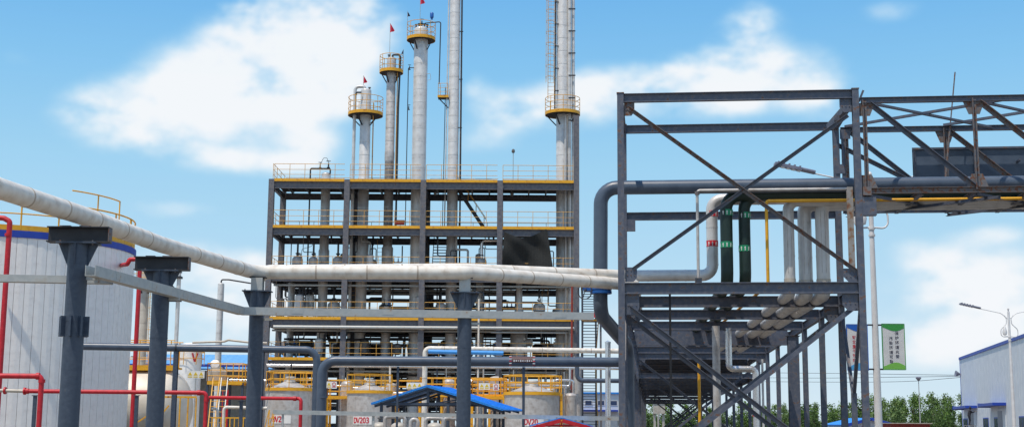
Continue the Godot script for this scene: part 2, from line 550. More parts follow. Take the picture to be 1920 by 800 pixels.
# ---------------------------------------------------------------- the process structure and its columns
const ROWS := [-100.0, -105.2, -110.6]
var LEVELS := [6.571, 9.597, 13.015, 16.531, 20.107]
var BAYS := [-18.340, -12.582, -6.762, -0.921, 4.900]

func make_structure():
	var t := thing("process_structure", "five storey open grey steel frame with yellow edged decks around the columns", "steel structure")
	var top: float = LEVELS[4]
	for k in BAYS.size():
		for r in 3:
			var high: float = top - 0.02 if r < 2 else LEVELS[2] - 0.02
			if k == 4 and r == 0:
				high = 25.209
			part("column", Shape.new().ibeam(Vector3(BAYS[k], 0, ROWS[r]), Vector3(BAYS[k], high, ROWS[r]), 0.42, 0.42), M.frame_steel, t)
	for lv in 5:
		var y: float = LEVELS[lv]
		var back := 2 if lv < 3 else 1
		for k in 4:
			var a: float = BAYS[k] + 0.21
			var b: float = BAYS[k + 1] - 0.21
			part("floor_plate", Shape.new().slab(Vector3(a - 0.2, y - 0.08, ROWS[0] + 0.1), Vector3(b + 0.2, y - 0.03, ROWS[back])), M.deck_plate, t)
			part("edge_plate", Shape.new().slab(Vector3(a, y - 0.19, ROWS[0] + 0.16), Vector3(b, y + 0.03, ROWS[0] + 0.19)), M.yellow_paint, t)
			for r in back + 1:
				part("floor_beam", Shape.new().ibeam(Vector3(a, y - 0.46, ROWS[r]), Vector3(b, y - 0.46, ROWS[r]), 0.24, 0.5), M.frame_steel, t)
			for j in 4:
				var x := lerpf(a, b, (j + 0.5) / 4.0)
				part("joist", Shape.new().ibeam(Vector3(x, y - 0.22, ROWS[0] - 0.13), Vector3(x, y - 0.22, ROWS[back] + 0.13), 0.12, 0.24), M.dark_steel, t)
			railing(t, [Vector3(a, y, ROWS[0] + 0.12), Vector3(b, y, ROWS[0] + 0.12)], 1.17)
			if lv > 2:
				railing(t, [Vector3(a, y, ROWS[1] - 0.05), Vector3(b, y, ROWS[1] - 0.05)], 1.1)
		for k in 5:
			for r in back:
				part("tie_beam", Shape.new().ibeam(Vector3(BAYS[k], y - 0.45, ROWS[r] - 0.22), Vector3(BAYS[k], y - 0.45, ROWS[r + 1] + 0.22), 0.2, 0.4), M.frame_steel, t)
		railing(t, [Vector3(BAYS[0] + 0.1, y, ROWS[0] + 0.12), Vector3(BAYS[0] + 0.1, y, ROWS[1])], 1.17, null, 1.7)
		railing(t, [Vector3(BAYS[4] - 0.1, y, ROWS[0] - 0.3), Vector3(BAYS[4] - 0.1, y, ROWS[1])], 1.17, null, 1.7)

	# the flights between the floors
	var s := thing("open_stair", "dark steel stair with railing climbing from the fourth to the top deck", "stairs")
	stairs(s, Vector3(-1.983, LEVELS[3], -102.6), Vector3(-4.263, LEVELS[4] - 0.2, -102.6), Vector3(0, 0, 1), 0.9, 17, M.dark_steel, M.dark_steel)
	s = thing("open_stair", "dark stair with wide treads behind the steel frame below the black tarpaulin's deck", "stairs")
	stairs(s, Vector3(-5.598, LEVELS[2], -101.4), Vector3(-5.633, LEVELS[3] - 0.2, -104.6), Vector3(1, 0, 0), 1.05, 13, M.dark_steel, M.dark_steel, false)
	s = thing("open_stair", "dark diagonal stair inside the second storey beside the left bay", "stairs")
	stairs(s, Vector3(-13.687, LEVELS[0], -106.5), Vector3(-14.975, LEVELS[1] - 0.2, -106.5), Vector3(0, 0, 1), 0.9, 16, M.dark_steel, M.dark_steel)
	s = thing("stair_tower", "outside stair of grey treads and yellow stringers at the right end of the steel frame", "stairs")
	var x0: float = 6.054
	var flights := [[0.0, LEVELS[0]], [LEVELS[0], LEVELS[1]], [LEVELS[1], LEVELS[2]]]
	for i in 3:
		var lo: float = flights[i][0]
		var hi: float = flights[i][1]
		stairs(s, Vector3(x0, lo, -101.2 if i % 2 == 0 else -105.0), Vector3(x0, hi, -105.0 if i % 2 == 0 else -101.2), Vector3(1, 0, 0), 1.15, int((hi - lo) / 0.21), M.yellow_paint, M.dark_steel, false)
		part("landing", Shape.new().slab(Vector3(x0 - 0.75, hi - 0.1, -106.2 if i % 2 == 0 else -101.0), Vector3(x0 + 0.75, hi, -105.2 if i % 2 == 0 else -100.1)), M.yellow_paint, s)
	for x in [x0 - 0.7, x0 + 0.68]:
		for z in [-100.3, -106.0]:
			part("stair_post", Shape.new().ibeam(Vector3(x, 0, z), Vector3(x, LEVELS[2], z), 0.14, 0.14), M.frame_steel, s)
	part("fire_box", Shape.new().slab(Vector3(x0 - 0.7, LEVELS[1] + 0.12, -99.9), Vector3(x0 + 0.6, LEVELS[1] + 0.5, -99.98)), M.red_paint, s)

func tower_platform(t, c: Vector3, r: float, rin: float, posts := 9, high := 1.25):
	part("platform", Shape.new().lathe([Vector2(rin, -0.06), Vector2(r, -0.06), Vector2(r, 0.0), Vector2(rin, 0.0)], 28, Transform3D(Basis.IDENTITY, c)), M.deck_plate, t)
	part("kick_plate", Shape.new().lathe([Vector2(r, -0.1), Vector2(r + 0.025, -0.1), Vector2(r + 0.025, 0.14), Vector2(r, 0.14), Vector2(r, -0.1)], 28, Transform3D(Basis.IDENTITY, c)), M.yellow_paint, t)
	for k in 4:
		var d := Vector3(cos(k * PI / 2 + 0.5), 0, sin(k * PI / 2 + 0.5))
		part("bracket", Shape.new().angle(c + d * rin - Vector3(0, 0.9, 0), c + d * r * 0.93 - Vector3(0, 0.1, 0), 0.09), M.dark_steel, t)
	railing(t, circle(c, r), high, M.yellow_paint, TAU * r / posts, [1.0, 0.66, 0.33], 0.024)

func flag(label, base: Vector3, high: float, m, size := 0.75, dirn := 1.0):
	var t := thing("pennant", label, "flag")
	part("pole", Shape.new().tube([base, base + Vector3(0, high, 0)], 0.018, 6), M.galvanised, t)
	var s := Shape.new()
	var prev := []
	for i in 6:
		var f := i / 5.0
		var top := base + Vector3(0.02 + f * size * 0.45 * dirn, high - 0.05 - f * size * 0.72, 0.07 * sin(f * 5.0))
		var low := base + Vector3(0.02 + f * size * 0.45 * dirn, high - size * 1.1 + f * 0.2 * size - 0.0, 0.07 * sin(f * 5.0 + 0.6))
		if i:
			s.face([prev[0], prev[1], low, top], Vector3.BACK)
			s.face([prev[0] - Vector3(0, 0, 0.006), prev[1] - Vector3(0, 0, 0.006), low - Vector3(0, 0, 0.006), top - Vector3(0, 0, 0.006)], Vector3.FORWARD)
		prev = [top, low]
	part("cloth", s, m, t)

func tower(label, x: float, z: float, r: float, top: float, m, swell := [], sides := 28) -> Node3D:
	var t := thing("distillation_tower", label, "column", "", Vector3(x, 0, z))
	var prof := [Vector2(r * 1.12, 0.0), Vector2(r * 1.12, 1.6), Vector2(r, 1.75)]
	for w in swell:                                # [from, to, radius] of thicker parts
		prof += [Vector2(r, w[0] - 0.12), Vector2(w[2], w[0]), Vector2(w[2], w[1]), Vector2(r, w[1] + 0.12)]
	prof += dome(r, top - r * 0.45, r * 0.45)
	part("shell", Shape.new().lathe(prof, sides), m, t)
	var y := 2.6
	var band := Shape.new().lathe([Vector2(r, -0.03), Vector2(r + 0.006, -0.025), Vector2(r + 0.006, 0.025), Vector2(r, 0.03)], sides).mesh()
	while y < top - 0.8:
		var free := true
		for w in swell:
			if y > w[0] - 0.3 and y < w[1] + 0.3:
				free = false
		if free:
			part("lap_band", band, m, t, Vector3(0, y, 0))
		y += 1.05
	return t

func nozzle(t, p: Vector3, m = null):
	part("nozzle", Shape.new().lathe([Vector2(0.06, 0), Vector2(0.06, 0.18), Vector2(0.11, 0.18), Vector2(0.11, 0.25), Vector2(0.001, 0.25)], 10, Transform3D(Basis.IDENTITY, p)), M.pot_dark if m == null else m, t)

func run(t, called, pts: Array, r: float, m, b := 0.25, sides := 10):
	return part(called, Shape.new().tube(bend(pts, b), r, sides), m, t)

func make_towers():
	var l5: float = LEVELS[4]
	# shortest column: its head just clears the top deck
	var z := -102.6
	var t := tower("slim pale column whose capped head barely rises above the top deck", -14.583, z, 0.36, 21.144, M.cladding, [[13.835, 14.958, 0.42]])
	run(t, "overhead_pipe", [Vector3(-1.2, LEVELS[2] + 0.4, 0.3), Vector3(-1.2, 21.392, 0.3), Vector3(0.35, 21.392, 0.3), Vector3(0.35, 20.967, 0.3)], 0.06, M.dark_steel, 0.12)
	valve(t, Vector3(-0.45, 21.434, 0.3), M.dark_steel, 1.0)
	valve(t, Vector3(0.2, 21.434, 0.3), M.dark_steel, 1.25)
	run(t, "vent", [Vector3(-0.45, 21.689, 0.3), Vector3(-0.2, 22.243, 0.3), Vector3(0.1, 22.243, 0.3), Vector3(0.14, 21.945, 0.3)], 0.018, M.dark_steel, 0.15, 6)
	# second
	var y := 0.0
	t = tower("silver column with a wide round yellow platform and a side pipe arching over its head", -11.644, -102.8, 0.42, 27.955, M.cladding, [[13.880, 15.633, 0.52]])
	y = 25.833
	tower_platform(t, Vector3(0, y, 0), 1.36, 0.42, 9, 1.35)
	run(t, "side_pipe", [Vector3(-0.85, 0.4, 0.15), Vector3(-0.85, 28.079, 0.15), Vector3(-0.1, 28.079, 0.15), Vector3(-0.1, 27.775, 0.15)], 0.13, M.cladding, 0.32, 12)
	run(t, "side_pipe", [Vector3(-0.3, 27.520, 0.5), Vector3(-0.72, 27.520, 0.5), Vector3(-0.72, 27.303, 0.5)], 0.07, M.dark_steel, 0.12)
	ladder(t, Vector3(0.62, l5, 0), Vector3(0.62, y + 1.0, 0), Vector3(0, 0, 1), M.rail_paint, 0.42)
	nozzle(t, Vector3(0.28, 27.868 - 0.08, 0.1), M.pot_dark)
	flag("small red pennant on the column with the widest platform", Vector3(-11.855, 27.866, -102.7), 28.997 - 27.866, M.flag_red, 0.6)
	# third
	t = tower("thin weathered column with dark pipe hooked over its top, left of the thick column", -9.635, -102.4, 0.36, 30.429, M.worn_cladding, [[22.118, 22.714, 0.385], [13.845, 15.175, 0.44]])
	y = 29.210
	tower_platform(t, Vector3(0, y, 0), 0.92, 0.36, 8, 1.3)
	run(t, "overhead_pipe", [Vector3(0.1, 30.386, 0.2), Vector3(0.1, 30.560, 0.2), Vector3(0.72, 30.560, 0.2), Vector3(0.62, y - 3.0, 0.2), Vector3(0.62, LEVELS[3], 0.2)], 0.075, M.dark_steel, 0.22)
	ladder(t, Vector3(0.5, l5, 0.1), Vector3(0.5, y, 0.1), Vector3(0, 0, 1), M.rail_paint, 0.42)
	nozzle(t, Vector3(-0.2, 30.429 - 0.08, 0.1))
	flag("red pennant on a tall pole above the thin column", Vector3(-9.804, 30.384, -102.4), 33.229 - 30.384, M.flag_red, 0.72)
	# fourth, the thick one
	t = tower("thick silver column with a yellow platform and blue motor at its head", -7.340, -102.6, 0.555, 33.001, M.cladding, [[17.521, 20.263, 0.575]])
	y = 31.946
	tower_platform(t, Vector3(0, y, 0), 1.12, 0.555, 8, 1.3)
	for k in 5:
		nozzle(t, Vector3(-0.4 + k * 0.22, 33.001 - 0.12 + (0.1 if k in [1, 2, 3] else 0.0), 0.2 - 0.1 * (k % 2)), M.dark_steel)
	valve(t, Vector3(0.05, 33.089, 0.15), M.dark_steel, 1.1)
	part("motor", Shape.new().lathe([Vector2(0.001, 0), Vector2(0.09, 0.0), Vector2(0.09, 0.12), Vector2(0.15, 0.16), Vector2(0.15, 0.5), Vector2(0.11, 0.56), Vector2(0.001, 0.58)], 14, Transform3D(Basis.IDENTITY, Vector3(0.83, 33.580, 0.1))), M.blue_valve, t)
	run(t, "overhead_pipe", [Vector3(0.3, 33.265, 0.1), Vector3(1.55, 33.397, 0.1), Vector3(1.5, 28.293, 0.1)], 0.045, M.dark_steel, 0.15, 8)
	run(t, "thin_pipe", [Vector3(-0.95, LEVELS[3] + 0.3, 0.2), Vector3(-0.95, 29.580, 0.2), Vector3(-0.5, 29.580, 0.2)], 0.035, M.dark_steel, 0.1, 8)
	for v in [29.406, 26.157]:
		valve(t, Vector3(-0.86, v, 0.2), M.dark_steel, 0.9)
	run(t, "thin_pipe", [Vector3(0.52, 29.067, 0.25), Vector3(0.8, 29.111, 0.25), Vector3(0.85, 28.632, 0.25), Vector3(0.6, 28.546, 0.25)], 0.018, M.galvanised, 0.1, 6)
	flag("red pennant reaching the upper edge of the picture above the thick column", Vector3(-7.456, 33.000, -102.6), 35.650 - 33.000, M.flag_red, 0.75)
	flag("small dark pennant left of the thick column's head", Vector3(-8.455, 31.938, -102.6), 34.271 - 31.938, M.print_dark, 0.42)
	flag("small dark pennant on the thin column's platform rail", Vector3(-8.723, 29.130, -102.4), 31.090 - 29.130, M.print_dark, 0.4, -1.0)
	# fifth, leaves the picture at the top
	t = tower("tall slim column left of centre that leaves the picture, small side platform on it", -4.659, -102.5, 0.42, 38.308, M.cladding, [[13.767, 15.014, 0.46]])
	run(t, "side_pipe", [Vector3(0.62, LEVELS[2], 0.15), Vector3(0.55, 36.974, 0.15)], 0.065, M.dark_steel)
	ladder(t, Vector3(0.52, l5, -0.1), Vector3(0.5, 36.973, -0.1), Vector3(0, 0, 1), M.cladding, 0.42)
	for v in [150.0, 60.0, 240.0]:
		part("clamp", Shape.new().box(Vector3(0.5, lerpf(24.742, 32.554, (240 - v) / 180), 0.15), Vector3(0.36, 0.06, 0.08)), M.dark_steel, t)
	run(t, "thin_pipe", [Vector3(-0.58, LEVELS[3] + 0.2, 0.2), Vector3(-0.5, 36.078, 0.2)], 0.05, M.cladding)
	run(t, "thin_pipe", [Vector3(-0.74, LEVELS[3] + 0.2, 0.25), Vector3(-0.66, 27.969, 0.25)], 0.03, M.dark_steel)
	y = 27.187
	part("side_platform", Shape.new().slab(Vector3(-1.25, y - 0.06, -0.45), Vector3(-0.4, y, 0.45)), M.deck_plate, t)
	part("kick_plate", Shape.new().slab(Vector3(-1.27, y - 0.08, 0.45), Vector3(-0.4, y + 0.1, 0.47)), M.yellow_paint, t)
	part("bracket", Shape.new().angle(Vector3(-0.42, y - 0.9, 0.3), Vector3(-1.2, y - 0.1, 0.3), 0.08), M.dark_steel, t)
	railing(t, [Vector3(-0.45, y, 0.44), Vector3(-1.24, y, 0.44), Vector3(-1.24, y, -0.44), Vector3(-0.45, y, -0.44)], 1.05, M.rail_paint, 0.6, [1.0, 0.66, 0.33], 0.02)
	# sixth, at the right
	t = tower("tall column at the right of the frame with caged ladder, ringed by a yellow platform", 3.930, -102.4, 0.5, 39.228, M.cladding)
	y = 25.893
	tower_platform(t, Vector3(0, y, 0), 1.36, 0.5, 8, 1.25)
	run(t, "side_pipe", [Vector3(0.5, 0.3, 0.36), Vector3(0.55, 38.785, 0.36)], 0.15, M.cladding, 0.2, 12)
	run(t, "side_pipe", [Vector3(0.84, 0.3, 0.2), Vector3(0.84, 38.787, 0.2)], 0.12, M.cladding, 0.2, 12)
	run(t, "thin_pipe", [Vector3(0.2, 0.3, 0.62), Vector3(0.2, y - 0.3, 0.62)], 0.07, M.cladding, 0.2, 8)
	run(t, "thin_pipe", [Vector3(-0.62, y - 0.1, 0.3), Vector3(-0.56, 38.776, 0.3)], 0.06, M.dark_steel, 0.2, 8)
	for k in 6:
		var h := lerpf(y - 0.6, 34.343, k / 5.0)
		part("clamp", Shape.new().box(Vector3(0.72, h, 0.5), Vector3(0.55, 0.09, 0.06)), M.dark_steel, t)
		part("clamp", Shape.new().box(Vector3(-0.45, h + 0.6, 0.36), Vector3(0.4, 0.07, 0.06)), M.dark_steel, t)
	ladder(t, Vector3(-0.92, y + 1.1, 0.3), Vector3(-0.85, 38.772, 0.3), Vector3(1, 0, 0), M.rail_paint, 0.5, Vector3(-0.35, 0, 1), M.rail_paint)
	# lower columns that end inside the frame
	tower("narrow pale column in the lower left bay of the frame", -17.062, -103.0, 0.27, 12.573, M.cladding)
	t = tower("white column behind the second trestle post in the lower storeys", -2.441, -102.8, 0.32, 12.655, M.cladding)
	t = tower("stout bottle shaped vessel with narrow neck low in the right bay", 0.594, -102.2, 0.66, 10.148, M.worn_cladding)
	part("neck", Shape.new().lathe([Vector2(0.5, 0), Vector2(0.3, 0.5), Vector2(0.25, 0.7), Vector2(0.25, 2.6)], 20, Transform3D(Basis.IDENTITY, Vector3(0, 9.984, 0))), M.cladding, t)
	part("manway", Shape.new().tube([Vector3(0.5, 7.945, 0.2), Vector3(0.98, 7.945, 0.35)], 0.3, 18), M.worn_cladding, t)

func pot(label, x: float, y: float, z: float, r: float, arm := 1.0):   # a small domed kettle with a pipe from its head
	var t := thing("domed_kettle", label, "vessel", "kettles on the decks", Vector3(x, y, z))
	for k in 3:
		var a := TAU * k / 3.0 + 0.4
		part("leg", Shape.new().bar(Vector3(cos(a), 0, sin(a)) * r * 0.8, Vector3(cos(a), 0, sin(a)) * r * 0.8 + Vector3(0, 0.75, 0), 0.08, 0.08), M.dark_steel, t)
	var lift := Transform3D(Basis.IDENTITY, Vector3(0, 0.6, 0))
	part("shell", Shape.new().lathe([Vector2(r * 0.6, 0), Vector2(r, 0.12), Vector2(r, 0.45)] + dome(r, 0.45, r * 0.75), 20, lift), M.worn_cladding, t)
	part("neck", Shape.new().lathe([Vector2(0.1, 0.4 + r * 0.7), Vector2(0.1, 0.62 + r * 0.7), Vector2(0.16, 0.62 + r * 0.7), Vector2(0.16, 0.7 + r * 0.7), Vector2(0.001, 0.7 + r * 0.7)], 12, lift), M.dark_steel, t)
	run(t, "head_pipe", [Vector3(0, 1.2 + r * 0.7, 0), Vector3(0, 2.45, 0), Vector3(arm, 2.45, 0), Vector3(arm, 3.1, 0)], 0.075, M.dark_steel, 0.2)
	return t

func make_equipment():
	var l3: float = LEVELS[2]
	var l2: float = LEVELS[1]
	pot("small domed kettle with a dark head pipe, leftmost on the third deck", -16.411, l3, -101.3, 0.42, -0.5)
	pot("small domed kettle with a dark head pipe, second on the third deck", -15.188, l3, -101.3, 0.36, -0.35)
	pot("small domed kettle beside the second steel post on the third deck", -13.312, l3, -101.3, 0.4, -0.55)
	pot("small domed kettle behind the silver column's foot on the third deck", -10.860, l3, -102.8, 0.4, 0.05)
	pot("domed kettle under a thick bent silver pipe right of the inner stair", -2.304, l3, -101.5, 0.38, 0.9)
	pot("domed kettle at the left of the second deck", -15.928, l2, -101.6, 0.5, 0.3)
	pot("domed kettle behind the second steel post on the second deck", -13.623, l2, -102.0, 0.48, 0.4)
	pot("domed kettle beside the bottle shaped vessel on the second deck", 2.131, l2, -101.8, 0.46, -0.1)
	pot("domed kettle at the third post on the second deck", -5.407, l2, -101.8, 0.4, 0.2)
	pipe("bent_pipe", "thick bent silver pipe over the kettle right of the inner stair", [Vector3(-2.304, l3 + 0.6, -101.5), Vector3(-2.320, 15.686, -101.5), Vector3(-1.051, 15.695, -101.5)], 0.13, M.bright_cladding, 0.3)
	# the black tarpaulin: a sagging sheet hung from the fourth deck
	var t := thing("tarpaulin", "black tarpaulin hung below the fourth deck of the steel frame", "tarpaulin")
	var s := Shape.new()
	var nx := 22
	var ny := 16
	var grid := []
	for j in ny + 1:
		var line := []
		for i in nx + 1:
			var fx := float(i) / nx
			var fy := float(j) / ny
			var u := lerpf(lerpf(-0.592, 2.667, fx), lerpf(-0.734, 3.115, fx), fy)
			var sag := 0.62 * (1.0 - pow(absf(fx * 2 - 0.85), 1.6)) * (1.0 - fy) * 1.0
			var hi: float = 16.260 - clampf(sag, 0, 1) + 0.12 * smoothstep(0.85, 1.0, fx) * (1 - fy)
			line.append(Vector3(u, lerpf(hi, 13.344, fy), -99.6 + 0.06 * sin(fx * 7 + fy * 2) + 0.04 * sin(fx * 17 - fy * 4) * (0.4 + fx) + 0.16 * sin((fx + fy * 0.7) * 4.2) + 0.07 * sin((fx - fy * 0.8) * 11.0) * (1.0 - fy * 0.5)))
		grid.append(line)
	for off in [0.0, 0.008]:
		for j in ny:
			for i in nx:
				var o := Vector3(0, 0, -off)
				s.face([grid[j][i] + o, grid[j][i + 1] + o, grid[j + 1][i + 1] + o, grid[j + 1][i] + o], Vector3.BACK if off == 0.0 else Vector3.FORWARD)
	part("sheet", s, M.tarp, t)
	# hanging lamps and the mast lamp on the roof
	for a in [[Vector3(-5.917, 19.399, -101.000), "pendant work lamp under the top deck left of the inner stair"], [Vector3(-0.011, 19.358, -101.000), "pendant work lamp under the top deck in the right bay"], [Vector3(-13.007, 19.224, -101.000), "pendant work lamp beside the second steel post"]]:
		t = thing("work_lamp", a[1], "lamp", "", a[0])
		part("stem", Shape.new().tube([Vector3(0, 0, 0), Vector3(0, 0.55, 0)], 0.02, 6), M.dark_steel, t)
		part("lamp_shade", Shape.new().lathe([Vector2(0.001, -0.3), Vector2(0.08, -0.26), Vector2(0.14, -0.12), Vector2(0.14, -0.06), Vector2(0.08, 0.0), Vector2(0.05, 0.06), Vector2(0.001, 0.06)], 14), M.pot_dark, t)
	t = thing("mast_lamp", "thin mast with a small lamp standing on the top deck at the right", "lamp", "", Vector3(0.064, LEVELS[4], -101.0))
	part("mast", Shape.new().tube([Vector3.ZERO, Vector3(0, 22.580 - LEVELS[4], 0)], 0.025, 6), M.galvanised, t)
	part("lamp_shade", Shape.new().lathe([Vector2(0.001, -0.12), Vector2(0.09, -0.1), Vector2(0.14, 0.0), Vector2(0.1, 0.16), Vector2(0.001, 0.22)], 14, Transform3D(Basis.IDENTITY, Vector3(0, 22.580 - LEVELS[4], 0))), M.pot_dark, t)
	t = thing("equipment_box", "dark red box standing on the fourth deck left of the thick column", "box", "", Vector3(-8.596, 16.779, -100.800))
	part("body", Shape.new().box(Vector3(0, 0.14, 0), Vector3(0.72, 0.28, 0.4)), M.brick_red, t)
	part("lid", Shape.new().box(Vector3(0, 0.3, 0), Vector3(0.76, 0.05, 0.44)), M.brick_red, t)
	# insulated headers hung below the decks
	pipe("header_pipe", "pale header pipe hung under the second deck's front beam", [Vector3(-17.768, 8.828, -99.600), Vector3(4.756, 8.846, -99.600)], 0.13, M.galvanised, 0, "", 14, 2.2)
	pipe("header_pipe", "thin pale pipe pair's upper line above the bottle shaped vessel's belly", [Vector3(-1.530, 8.531, -99.700), Vector3(4.123, 8.531, -99.700)], 0.05, M.galvanised)
	pipe("header_pipe", "white header pipe running the length of the frame under its lowest deck", [Vector3(-17.670, 5.864, -97.000), Vector3(10.880, 5.814, -97.000)], 0.12, M.bright_cladding, 0, "", 14, 3.0)
	# small lines in the open storeys
	var g := RandomNumberGenerator.new()
	g.seed = 77
	var mats := [M.dark_steel, M.dark_steel, M.dark_steel, M.galvanised, M.worn_cladding, M.pipe_grey]
	var hue := ["dark", "dark", "dark", "galvanised", "silver", "slate"]
	var storey := ["ground storey", "second storey", "third storey", "fourth storey"]
	var specs := []
	for i in 84:
		var lv := [0, 1, 2, 0, 1, 2, 0, 3][i % 8] as int
		var bay := g.randi() % 4
		specs.append([lv, g.randf_range(BAYS[bay] + 0.5, BAYS[bay + 1] - 0.5), g.randi() % 6])
	specs.sort_custom(func(a, b): return a[1] < b[1])
	var seen := {}
	for q in specs:
		var lv: int = q[0]
		var x: float = q[1]
		var lo: float = 0.0 if lv == 0 else LEVELS[lv - 1]
		var hi: float = LEVELS[lv] - 0.75
		var zz := g.randf_range(-104.6, -101.0) if lv == 3 else g.randf_range(-110.0, -101.0)
		var h := g.randf_range(1.1, hi - lo)
		var end := clampf(x + g.randf_range(-2.2, 2.2), BAYS[0] + 0.4, BAYS[4] - 0.4)
		var key := hue[q[2]] + storey[lv] as String
		seen[key] = seen.get(key, -1) + 1
		pipe("process_pipe", "thin %s process pipe in the frame's %s, %s such from the left" % [hue[q[2]], storey[lv], nth(seen[key])], [Vector3(x, lo, zz), Vector3(x, lo + h, zz), Vector3(end, lo + h, zz), Vector3(end, hi + 0.5, zz)], g.randf_range(0.03, 0.085), mats[q[2]], 0.16, "thin pipes inside the steel frame", 8)
	for lv in 3:
		for k in 12:
			var y: float = LEVELS[lv] - 0.8 - 0.16 * k - g.randf() * 0.1 if lv > 0 else LEVELS[0] - 0.9 - 0.28 * k
			if y < 0.6 or (lv > 0 and k > 6):
				continue
			var bay := g.randi() % 2
			var zz := g.randf_range(-110.0, -102.0)
			pipe("process_line", "level process pipe slung in the frame's %s, %s from the top" % [storey[lv], nth(k)], [Vector3(BAYS[bay] + g.randf_range(0, 2), y, zz), Vector3(BAYS[bay + 2] + g.randf_range(0, 5), y, zz)], g.randf_range(0.05, 0.14), mats[g.randi() % 6], 0, "level pipes inside the steel frame", 8)
	for lv in 2:                                   # horizontal exchangers deep in the frame
		for k in 7:
			var y: float = (0.0 if lv == 0 else LEVELS[0]) + 0.25
			var x: float = lerpf(BAYS[0] + 1.5, BAYS[4] - 2.5, k / 6.0) + g.randf_range(-0.6, 0.6)
			t = thing("heat_exchanger", "dark horizontal drum exchanger in the %s of the frame, %s from the left" % [storey[lv], nth(k)], "exchanger", "drum exchangers in the lower storeys", Vector3(x, y, -107.5 + (k % 2) * 1.2))
			var r := g.randf_range(0.5, 0.75)
			var turn := Transform3D(Basis(Vector3.BACK, -PI / 2), Vector3(-1.3, r + 0.25, 0))
			part("drum", Shape.new().lathe([Vector2(0.001, 0)] + [Vector2(r * 0.8, 0.06), Vector2(r, 0.25), Vector2(r, 2.4), Vector2(r * 1.12, 2.4), Vector2(r * 1.12, 2.55), Vector2(r * 0.7, 2.7), Vector2(0.001, 2.72)], 18, turn), M.pot_dark, t)
			for q in [-0.8, 0.8]:
				part("saddle", Shape.new().slab(Vector3(q - 0.1, 0.0 - 0.25, -r * 0.7), Vector3(q + 0.1, r * 0.6 + 0.25, r * 0.7)), M.frame_steel, t)
	# valve stations, gauges and small drums standing about on the decks
	var spots := []
	for lv in 4:
		for k in [9, 11, 12, 8][lv]:
			spots.append([lv, lerpf(BAYS[0] + 0.7, BAYS[4] - 0.7, (k + g.randf_range(0.1, 0.9)) / [9.0, 11.0, 12.0, 8.0][lv]), k])
	for q in spots:
		var lv: int = q[0]
		var y: float = 0.0 if lv == 0 else LEVELS[lv - 1]
		var at := Vector3(q[1], y, g.randf_range(-104.2, -100.8))
		var kind := g.randi() % 3
		if kind == 0:
			t = thing("valve_station", "small valve station in the frame's %s, spot %s from the left" % [storey[lv], nth(q[2])], "valve", "valve stations on the decks", at)
			run(t, "loop_pipe", [Vector3(-0.5, 0, 0), Vector3(-0.5, 1.1, 0), Vector3(0.5, 1.1, 0), Vector3(0.5, 2.4, 0)], 0.05, M.dark_steel, 0.12, 8)
			valve(t, Vector3(-0.15, 1.12, 0), M.dark_steel, 1.0)
			valve(t, Vector3(0.2, 1.12, 0), M.blue_valve, 0.9)
			flange(t, Vector3(-0.35, 1.1, 0), Vector3.RIGHT, 0.1, M.dark_steel)
		elif kind == 1:
			t = thing("small_drum", "small upright drum in the frame's %s, spot %s from the left" % [storey[lv], nth(q[2])], "drum", "small drums on the decks", at)
			var r := g.randf_range(0.22, 0.4)
			var h := g.randf_range(0.9, 1.9)
			part("shell", Shape.new().lathe([Vector2(r * 0.5, 0.35), Vector2(r, 0.5), Vector2(r, h)] + dome(r, h, r * 0.5), 16), [M.worn_cladding, M.pot_dark, M.cladding][g.randi() % 3], t)
			for k in 3:
				var d := Vector3(cos(TAU * k / 3), 0, sin(TAU * k / 3)) * r * 0.85
				stick("leg", d, d + Vector3(0, 0.6, 0), 0.03, M.dark_steel, t)
			run(t, "head_pipe", [Vector3(0, h + r * 0.4, 0), Vector3(0, h + 0.6, 0), Vector3(0.45, h + 0.6, 0), Vector3(0.45, 0.2, 0)], 0.04, M.dark_steel, 0.12, 7)
		else:
			t = thing("gauge_stand", "gauge stand with a grey box in the frame's %s, spot %s from the left" % [storey[lv], nth(q[2])], "gauge", "gauge stands on the decks", at)
			stick("stem", Vector3.ZERO, Vector3(0, 1.5, 0), 0.03, M.dark_steel, t)
			part("box", Shape.new().box(Vector3(0, 1.25, 0.06), Vector3(0.3, 0.36, 0.14)), M.galvanised, t)
			part("dial", Shape.new().tube([Vector3(0, 1.6, 0), Vector3(0, 1.6, 0.06)], 0.1, 14), M.print_white, t)
			run(t, "conduit", [Vector3(0.1, 1.4, 0), Vector3(0.1, 2.0, 0), Vector3(0.9, 2.3, -0.2), Vector3(0.9, 2.7, -0.2)], 0.018, M.black_cable, 0.2, 6)
	for k in 4:
		t = thing("deck_ladder", "yellow ladder between decks of the frame, %s from the left" % nth(k), "ladder", "ladders between the decks")
		var lx: float = [-10.378, -12.471, -2.212, 2.631][k]
		var ly: float = [LEVELS[2], LEVELS[1], LEVELS[0], LEVELS[1]][k]
		ladder(t, Vector3(lx, ly, -104.2), Vector3(lx, ly + 3.2, -104.2), Vector3.RIGHT, M.rail_paint, 0.45)
	for lv in 3:
		t = thing("deck_tray", "galvanised cable tray under the frame's %s deck" % ["first", "second", "third"][lv], "cable tray")
		part("trough", Shape.new().channel(Vector3(BAYS[0] + 0.3, LEVELS[lv] - 0.95, -100.7), Vector3(BAYS[4] - 0.3, LEVELS[lv] - 0.95, -100.7), 0.3, 0.12), M.galvanised, t)
		for j in 8:
			var hx := lerpf(BAYS[0] + 0.6, BAYS[4] - 0.6, j / 7.0)
			stick("hanger", Vector3(hx, LEVELS[lv] - 0.95, -100.9), Vector3(hx, LEVELS[lv] - 0.1, -100.9), 0.015, M.dark_steel, t)
